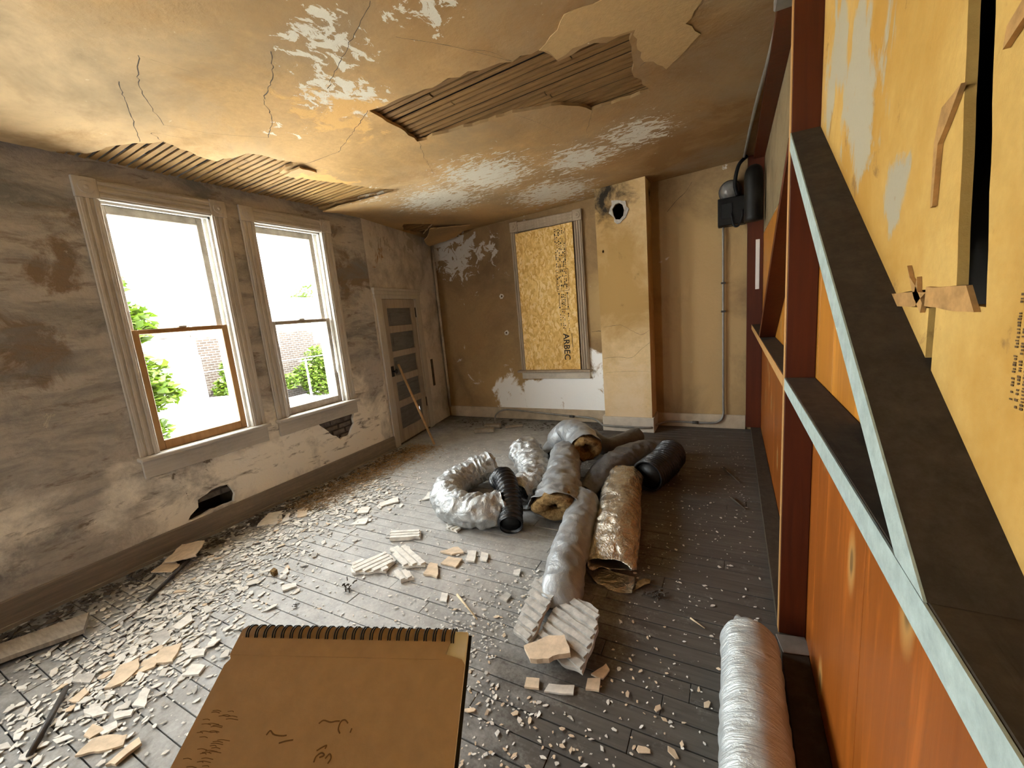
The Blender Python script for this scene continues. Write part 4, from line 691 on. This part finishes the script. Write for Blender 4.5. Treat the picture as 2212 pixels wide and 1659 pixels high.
BIG = [
 ('tan', 'large tan plaster slab, biggest of the row left of the sketchbook', [(-2.306, .483), (-2.405, .566), (-2.365, .623), (-2.291, .587), (-2.263, .529)]),
 ('tan', 'long tan plaster slab just behind the biggest slab left of the sketchbook', [(-2.277, .563), (-2.33, .618), (-2.296, .665), (-2.235, .623)]),
 ('tan', 'cracked tan plaster slab, third in the row left of the sketchbook', [(-2.251, .63), (-2.348, .695), (-2.279, .75), (-2.186, .667)]),
 ('grey', 'flat grey plaster slab left behind the row beside the sketchbook', [(-2.495, .718), (-2.487, .776), (-2.341, .733), (-2.366, .694)]),
 ('plaster', 'pale long plaster piece left of the sketchbook coils', [(-2.468, .783), (-2.489, .885), (-2.411, .849), (-2.404, .795)]),
 ('plaster', 'pale oval plaster piece nearest the sketchbook top corner', [(-2.217, .731), (-2.119, .78), (-2.087, .745), (-2.134, .721)]),
 ('plaster', 'small pale plaster slab close against the sketchbook left edge', [(-2.053, .649), (-2.085, .698), (-2.021, .717), (-1.992, .681)]),
 ('grey', 'grey plaster slab alone toward the dark wall side of the foreground', [(-2.503, .437), (-2.532, .467), (-2.452, .495), (-2.408, .464)]),
 ('plaster', 'upright rectangular pale plaster slab alone on bare boards left of the sketchbook', [(-2.083, .489), (-2.143, .547), (-2.105, .561), (-2.029, .511)]),
 ('tan', 'long pointed tan plaster slab at the bottom left of the picture', [(-2.021, .31), (-2.048, .367), (-1.946, .433), (-1.915, .404), (-1.962, .352)]),
 ('tan', 'tan plaster sliver in the left foreground heap, topmost', [(-2.375, .391), (-2.395, .446), (-2.343, .444), (-2.324, .404)]),
 ('plaster', 'pale plaster piece leading the left foreground heap', [(-2.252, .396), (-2.215, .433), (-2.127, .439), (-2.173, .399)]),
 ('plaster', 'pale plaster piece on the right end of the left foreground heap', [(-2.118, .443), (-2.057, .485), (-2.033, .469), (-2.075, .435)]),
 ('tan', 'cream plaster piece under the left foreground heap', [(-2.104, .352), (-2.133, .387), (-2.063, .398), (-2.065, .36)]),
 ('plaster', 'pale plaster sliver between the left foreground heap and pointed slab', [(-2.084, .385), (-2.061, .433), (-2.023, .424), (-2.038, .39)]),
 ('tan', 'ribbed cream plaster strip at the bottom edge left of the sketchbook', [(-1.886, .344), (-1.884, .435), (-1.849, .432), (-1.846, .357)]),
 ('plaster', 'large pale plaster slab beside the baseboard under the windows', [(-3.106, 1.597), (-3.231, 1.764), (-3.15, 1.846), (-2.99, 1.675)]),
 ('plaster', 'middle pale plaster piece of the three beside the baseboard', [(-2.98, 1.701), (-3.05, 1.792), (-3.06, 1.832), (-2.945, 1.745)]),
 ('tan', 'farthest tan plaster piece of the three beside the baseboard', [(-2.93, 1.80), (-3.05, 1.89), (-2.98, 1.935), (-2.88, 1.85)]),
 ('plaster', 'long rectangular pale plaster slab between the windows and the curled duct', [(-2.43, 2.132), (-2.474, 2.2), (-2.392, 2.311), (-2.321, 2.256)]),
 ('plaster', 'square pale plaster slab next to the long rectangular slab', [(-2.51, 1.998), (-2.554, 2.093), (-2.48, 2.108), (-2.431, 2.038)]),
 ('plaster', 'pale pointed plaster slab in front of the square slab mid floor', [(-2.421, 1.854), (-2.42, 1.938), (-2.366, 1.975), (-2.312, 1.904)]),
 ('plaster', 'white triangular plaster piece left of the curled silver duct', [(-2.16, 2.34), (-2.20, 2.48), (-2.10, 2.40)]),
 ('tan', 'tan plaster fragment right of the ribbed group, nearest', [(-1.516, 1.578), (-1.55, 1.68), (-1.50, 1.69), (-1.428, 1.589)]),
 ('tan', 'tan plaster fragment right of the ribbed group, farthest', [(-1.568, 1.80), (-1.494, 1.87), (-1.425, 1.843), (-1.479, 1.795)]),
 ('tan', 'tan plaster fragment right of the ribbed group, central', [(-1.49, 1.702), (-1.486, 1.776), (-1.397, 1.783), (-1.384, 1.703)]),
 ('plaster', 'grooved plaster fragment right of the tan fragments mid floor', [(-1.366, 1.77), (-1.414, 1.867), (-1.36, 1.885), (-1.31, 1.78)]),
 ('plaster', 'rightmost grooved plaster fragment of the mid floor group', [(-1.29, 1.81), (-1.325, 1.884), (-1.275, 1.882), (-1.245, 1.81)]),
 ('plaster', 'small upright plaster block alone in front of the ribbed group', [(-1.299, 1.441), (-1.325, 1.494), (-1.286, 1.502), (-1.26, 1.446)]),
 ('grey', 'grey plaster lump left of the long grey duct', [(-1.021, 1.566), (-1.007, 1.616), (-.972, 1.603), (-.977, 1.558)]),
 ('tan', 'peach plaster flake in front of the cream chunk, left', [(-.69, 1.165), (-.70, 1.205), (-.648, 1.219), (-.635, 1.175)]),
 ('plaster', 'curved pale plaster piece under the front of the cream chunk', [(-.615, 1.175), (-.61, 1.215), (-.52, 1.245), (-.51, 1.205)]),
 ('tan', 'peach plaster flake right of the ribbed slab, farther', [(-.475, 1.315), (-.435, 1.382), (-.415, 1.36), (-.43, 1.318)]),
 ('tan', 'peach plaster flake right of the ribbed slab, nearer', [(-.478, 1.245), (-.482, 1.29), (-.44, 1.308), (-.43, 1.26)]),
 ('plaster', 'ribbed sliver of plaster alone above the sketchbook coils', [(-2.219, 1.208), (-2.171, 1.259), (-2.135, 1.239), (-2.174, 1.183)]),
 ('plaster', 'small plaster lump between ribbed group and long duct', [(-1.058, 1.791), (-1.025, 1.812), (-1.009, 1.762), (-1.041, 1.758)]),
 ('plaster', 'white pentagonal plaster chip beside the amber lump', [(-2.35, 1.291), (-2.368, 1.342), (-2.313, 1.315), (-2.31, 1.29)]),
]
for k, (m, lab, poly) in enumerate(BIG):
    slab('plaster_piece', poly, (.007 + .004 * random.Random(k).random()), 'chip_' + m, lab, 0., None, k + 20, tilt=random.Random(k + 5).uniform(-.05, .08))
slab('amber_lump', [(-2.40, 1.257), (-2.41, 1.285), (-2.37, 1.282), (-2.365, 1.255)], .03, 'insulation', 'small amber lump on the rubble above the sketchbook', 0, None, 71, 'lump', step=.01)
slab('card_sheet', [(-3.19, 1.04), (-3.31, 1.22), (-3.15, 1.28), (-2.99, 1.15)], .006, 'chip_tan', 'large tan sheet leaning over rubble by the left baseboard', .045, None, 72, 'sheet', tilt=.12)
slab('card_sheet', [(-3.17, .98), (-3.22, 1.08), (-3.08, 1.10), (-3.03, 1.03)], .006, 'chip_tan', 'smaller tan sheet under the large sheet by the left baseboard', .012, None, 73, 'sheet')
bo = slab('loose_board', [(-3.25, .10), (-2.985, .65), (-2.84, .58), (-3.06, .08)], .022, 'board_grey', 'grey wooden board lying along the left baseboard', .02, None, 74, 'board', step=.1)
tag(rod('dark_rod', (-2.86, .84, .012), (-3.06, 1.14, .03), .011, 'dark_pipe'), 'dark metal rod lying in the rubble by the left baseboard', 'rod')
tag(rod('dark_rod', (-2.19, .24, .012), (-2.46, .41, .02), .010, 'dark_pipe'), 'dark metal rod among the slabs at the bottom left corner', 'rod')
cp = DA + du * .30 + dn * .035; tag(rod('broom_handle', (-2.97, 3.54, .012), (cp.x, cp.y, .93), .014, 'stick_wood', None, 12), 'long wooden broom handle leaning on the closet door', 'handle')
tag(rod('wood_sliver', (-1.24, 1.51, .008), (-1.05, 1.40, .008), .007, 'sliver_wood', None, 6, .003), 'pale splinter of wood right above the sketchbook corner', 'splinter')
tag(rod('wood_sliver', (-.16, 1.76, .006), (-.10, 1.72, .006), .004, 'sliver_wood', None, 6, .002), 'tiny pale splinter near the silver wrapped duct mouth', 'splinter')
for k, (a, b, lab) in enumerate((((-.06, 3.62, .008), (.06, 3.30, .012), 'dark splinter on the floor beside the partition, farther'), ((.0, 3.05, .008), (.08, 2.9, .008), 'dark splinter on the floor beside the partition, nearer'))): tag(rod('wood_splinter', a, b, .008, 'dirt', None, 6, .003), lab, 'splinter')
for k, (x, y, rz, l, lab) in enumerate(((-2.66, 4.12, .35, .24, 'grey wooden block on the floor at the conduit foot, front'), (-2.66, 4.32, .25, .2, 'grey wooden block on the floor at the conduit foot, back'), (-2.40, 4.40, .6, .22, 'thin wooden offcut right of the conduit foot'))):
    o = box('wood_block', -l / 2, l / 2, -.035, .035, 0, .045 if k < 2 else .018, 'board_grey', None, .003); o.location = (x, y, .003); o.rotation_euler = (0, 0, rz); tag(o, lab, 'block')
wt = tag(box('paper_scrap', -.05, .05, -.045, .045, 0, .004, 'grey_pipe', None, .001), 'grey flat scrap on the sole plate at the foot of the partition post', 'scrap'); wt.location = (.215, PY - .055, .0415); wt.rotation_euler = (.04, 0, .2)
# dark clumps
def clump(x, y, r, lab, seed, n=26):
    rr = random.Random(seed); bm = bmesh.new()
    for k in range(n):
        a = Vector((rr.gauss(0, r * .4), rr.gauss(0, r * .4), rr.uniform(.004, r * .5))); b = a + Vector((rr.uniform(-1, 1), rr.uniform(-1, 1), rr.uniform(-.25, .5))) * r * .6; b.z = max(.004, b.z)
        q = tube_bm([a, (a + b) / 2 + Vector((0, 0, r * .1)), b], r * rr.uniform(.03, .1), 5); me = bpy.data.meshes.new('c'); q.to_mesh(me); q.free(); bm.from_mesh(me)
    o = fin('debris_clump', bm, 'dirt'); o.location = (x, y, 0); tag(o, lab, 'debris', None, 'stuff')
clump(-.32, 1.85, .05, 'dark tangled clump alone on the boards right of the long duct', 1); clump(-1.85, 1.33, .045, 'dark leaf like clump left of the lone plaster block', 2, 14); clump(-2.0, 1.14, .025, 'small dark crumb clump just above the sketchbook coils', 3, 10)
# ---- individual chips: 300 that show largest; the finer rubble is stuff
def chipmesh(seed, m, thin=.18):
    rr = random.Random(seed); n = rr.randint(4, 7); an = sorted(rr.uniform(0, 2 * math.pi) for _ in range(n)); an = [2 * math.pi * (i + rr.uniform(-.3, .3)) / n for i in range(n)]; pl = [(math.cos(a) * rr.uniform(.6, 1.1), math.sin(a) * rr.uniform(.4, .85)) for a in an]
    bm = bmesh.new(); A = [bm.verts.new((x, y, 0)) for x, y in pl]; B_ = [bm.verts.new((x * .94, y * .94, thin * rr.uniform(.7, 1.4))) for x, y in pl]; bm.faces.new(A[::-1]); bm.faces.new(B_)
    for i in range(n): j = (i + 1) % n; bm.faces.new((A[i], A[j], B_[j], B_[i]))
    me = bpy.data.meshes.new('chip'); bm.to_mesh(me); bm.free(); me.materials.append(MT[m]); return me
CH = [chipmesh(k, ('chip_plaster', 'chip_plaster', 'chip_plaster', 'chip_tan', 'chip_grey')[k % 5], .09 + .012 * (k % 4)) for k in range(20)]
CORE = [(-3.05, 2.15), (-2.75, 2.35), (-2.9, 1.7), (-2.85, 1.2), (-2.6, .85), (-2.45, .55), (-2.3, .35)]
def drift(rr):                              # a point of the drift of rubble below the windows
    k = rr.random() * (len(CORE) - 1); i = int(k); f_ = k - i; a, b = CORE[i], CORE[i + 1]
    return a[0] + (b[0] - a[0]) * f_ + rr.gauss(0.06, .20), a[1] + (b[1] - a[1]) * f_ + rr.gauss(0, .2)
def clear(x, y):
    if x < -3.32 or x > .14: return False
    if x > -.04 and y < 1.8: return False
    if -2.1 < x < -1.2 and 2.0 < y < 3.0 : return False
    if -1.2 < x < -.45 and 1.9 < y < 3.3: return False
    if -.86 < x < -.44 and 1.14 < y < 1.95: return False
    return True
rr = random.Random(11); cnt = 0
while cnt < 215:
    x, y = drift(rr)
    if not clear(x, y) or y < .15: continue
    o = bpy.data.objects.new('plaster_chip', CH[rr.randrange(20)]); C.objects.link(o); s = rr.uniform(.013, .030) * (1.3 if rr.random() < .12 else 1); o.scale = (s * rr.uniform(.8, 1.5), s, s * .9); o.location = (x, y, .004); o.rotation_euler = (rr.uniform(-.14, .14), rr.uniform(-.14, .14), rr.uniform(0, 6.28)); o.location.z = .004 + s * .12
    tone = {'chip_plaster': 'pale', 'chip_tan': 'tan', 'chip_grey': 'grey'}[o.data.materials[0].name]
    zone = 'in the rubble under the farther window' if y > 1.95 else 'in the rubble under the nearer window' if y > 1.1 else 'in the rubble by the loose grey board' if x < -2.6 else 'in the rubble left of the sketchbook'
    tag(o, tone + ' flat plaster chip ' + zone, 'plaster chip', tone + ' plaster chips ' + zone); cnt += 1
cnt = 0
while cnt < 85:
    x, y = rr.uniform(-2.2, .1), rr.uniform(.75, 3.0)
    if not clear(x, y): continue
    if x < -1.0 and rr.random() < .3: continue
    o = bpy.data.objects.new('paint_flake', CH[rr.randrange(20)]); C.objects.link(o); s = rr.uniform(.007, .014); o.scale = (s * rr.uniform(.8, 1.4), s, s * .8); o.location = (x, y, .003); o.rotation_euler = (0, 0, rr.uniform(0, 6.28))
    tone = {'chip_plaster': 'white', 'chip_tan': 'tan', 'chip_grey': 'grey'}[o.data.materials[0].name]
    zone = 'left of the long grey duct' if x < -.8 else 'on the boards between ducts and partition' if y > 1.75 else 'on the boards right of the sketchbook'
    tag(o, 'small ' + tone + ' paint flake ' + zone, 'paint flake', tone + ' paint flakes ' + zone); cnt += 1
def scatter(name, n, pos, smin, smax, m, lab, cat_, seed, flat=.11, elong=1.7):
    rr = random.Random(seed); vs = []; fs = []; k = 0
    while k < n:
        x, y = pos(rr)
        if not clear(x, y) or y < .05 or y > 4.7: continue
        s = rr.uniform(smin, smax) * (.6 + .9 * rr.random() ** 3); q = rr.randint(4, 6); a0 = rr.uniform(0, 6.28); i = len(vs); e = rr.uniform(1, elong); ca, sa = math.cos(a0), math.sin(a0); tx, ty = rr.uniform(-.16, .16), rr.uniform(-.16, .16); z0 = .003 + s * .12; h = s * flat * rr.uniform(.7, 1.6)
        for top in (0, 1):
            for j in range(q):
                t_ = 2 * math.pi * j / q + (rr.uniform(-.3, .3) if not top else 0)
                if not top: r = s * rr.uniform(.65, 1.05); u, v = r * e * math.cos(t_), r * math.sin(t_) * .8; base = (x + u * ca - v * sa, y + u * sa + v * ca, max(.002, z0 + u * tx + v * ty)); vs.append(base)
                else: b = vs[i + j]; vs.append((x + (b[0] - x) * .92, y + (b[1] - y) * .92, b[2] + h))
        fs.append(tuple(range(i + q, i + 2 * q)))
        for j in range(q): j2 = (j + 1) % q; fs.append((i + j, i + j2, i + q + j2, i + q + j))
        k += 1
    me = bpy.data.meshes.new(name); me.from_pydata(vs, [], fs); o = link(name, me, m); tag(o, lab, cat_, None, 'stuff'); return o
scatter('rubble', 2600, drift, .008, .020, 'chip_plaster', 'fine pale plaster rubble drifted below the windows', 'rubble', 1)
scatter('grey_rubble', 900, lambda r: (drift(r)[0] - .12, drift(r)[1]), .008, .022, 'chip_grey', 'fine grey plaster rubble close to the left baseboard', 'rubble', 2)
scatter('rubble_dust', 3200, lambda r: (r.uniform(-3.1, -.9), r.uniform(.5, 3.6)), .003, .008, 'chip_plaster', 'tiny plaster crumbs sprinkled over the left half of the floor', 'crumbs', 3)
scatter('flake_dust', 900, lambda r: (r.uniform(-1.3, .13), r.uniform(.6, 4.2)), .003, .0075, 'chip_plaster', 'tiny white paint specks sprinkled over the right half of the floor', 'specks', 4)
scatter('tan_flakes', 160, lambda r: (r.gauss(-.6, .35), r.gauss(1.15, .28)), .006, .013, 'chip_tan', 'tiny peach paint flakes strewn around the ribbed slab', 'flakes', 5)
scatter('slab_crumbs', 420, lambda r: (r.gauss(-.85, .22), r.gauss(1.3, .25)), .004, .010, 'chip_plaster', 'pale plaster crumbs strewn left of the ribbed slab', 'crumbs', 6)
scatter('wall_debris', 260, lambda r: (r.uniform(-3.5, -1.2), r.gauss(4.5, .12)), .008, .02, 'dirt', 'dark dirt crumbs along the far baseboard', 'dirt', 7)
scatter('baseboard_dirt', 1500, lambda r: (r.gauss(-3.22, .07), r.uniform(.1, 3.4)), .006, .02, 'dirt', 'dark dirt heaped along the left baseboard', 'dirt', 8)
def strands(name, n, pos, m, lab, seed):
    rr = random.Random(seed); vs = []; fs = []
    for k in range(n):
        x, y = pos(rr)
        if x < -3.33: continue
        a = rr.uniform(0, 6.28); l = rr.uniform(.02, .06); w = .0012; z = rr.uniform(.004, .02); dx, dy = math.cos(a) * l, math.sin(a) * l; px, py = -math.sin(a) * w, math.cos(a) * w; i = len(vs); zz = max(.003, z + rr.uniform(-.01, .01))
        vs += [(x + px, y + py, z), (x - px, y - py, z), (x + dx - px, y + dy - py, zz), (x + dx + px, y + dy + py, zz), (x, y, z + .002), (x + dx, y + dy, zz + .002)]; fs += [(i, i + 4, i + 5, i + 3), (i + 4, i + 1, i + 2, i + 5), (i, i + 3, i + 2, i + 1)]
    me = bpy.data.meshes.new(name); me.from_pydata(vs, [], fs); tag(link(name, me, m), lab, 'straw', None, 'stuff')
strands('straw_litter', 3200, lambda r: (-3.12 + r.gauss(0, .12) + r.random() * .15, r.uniform(1.9, 3.5)), 'straw', 'brown straw litter along the baseboard toward the closet door', 5)
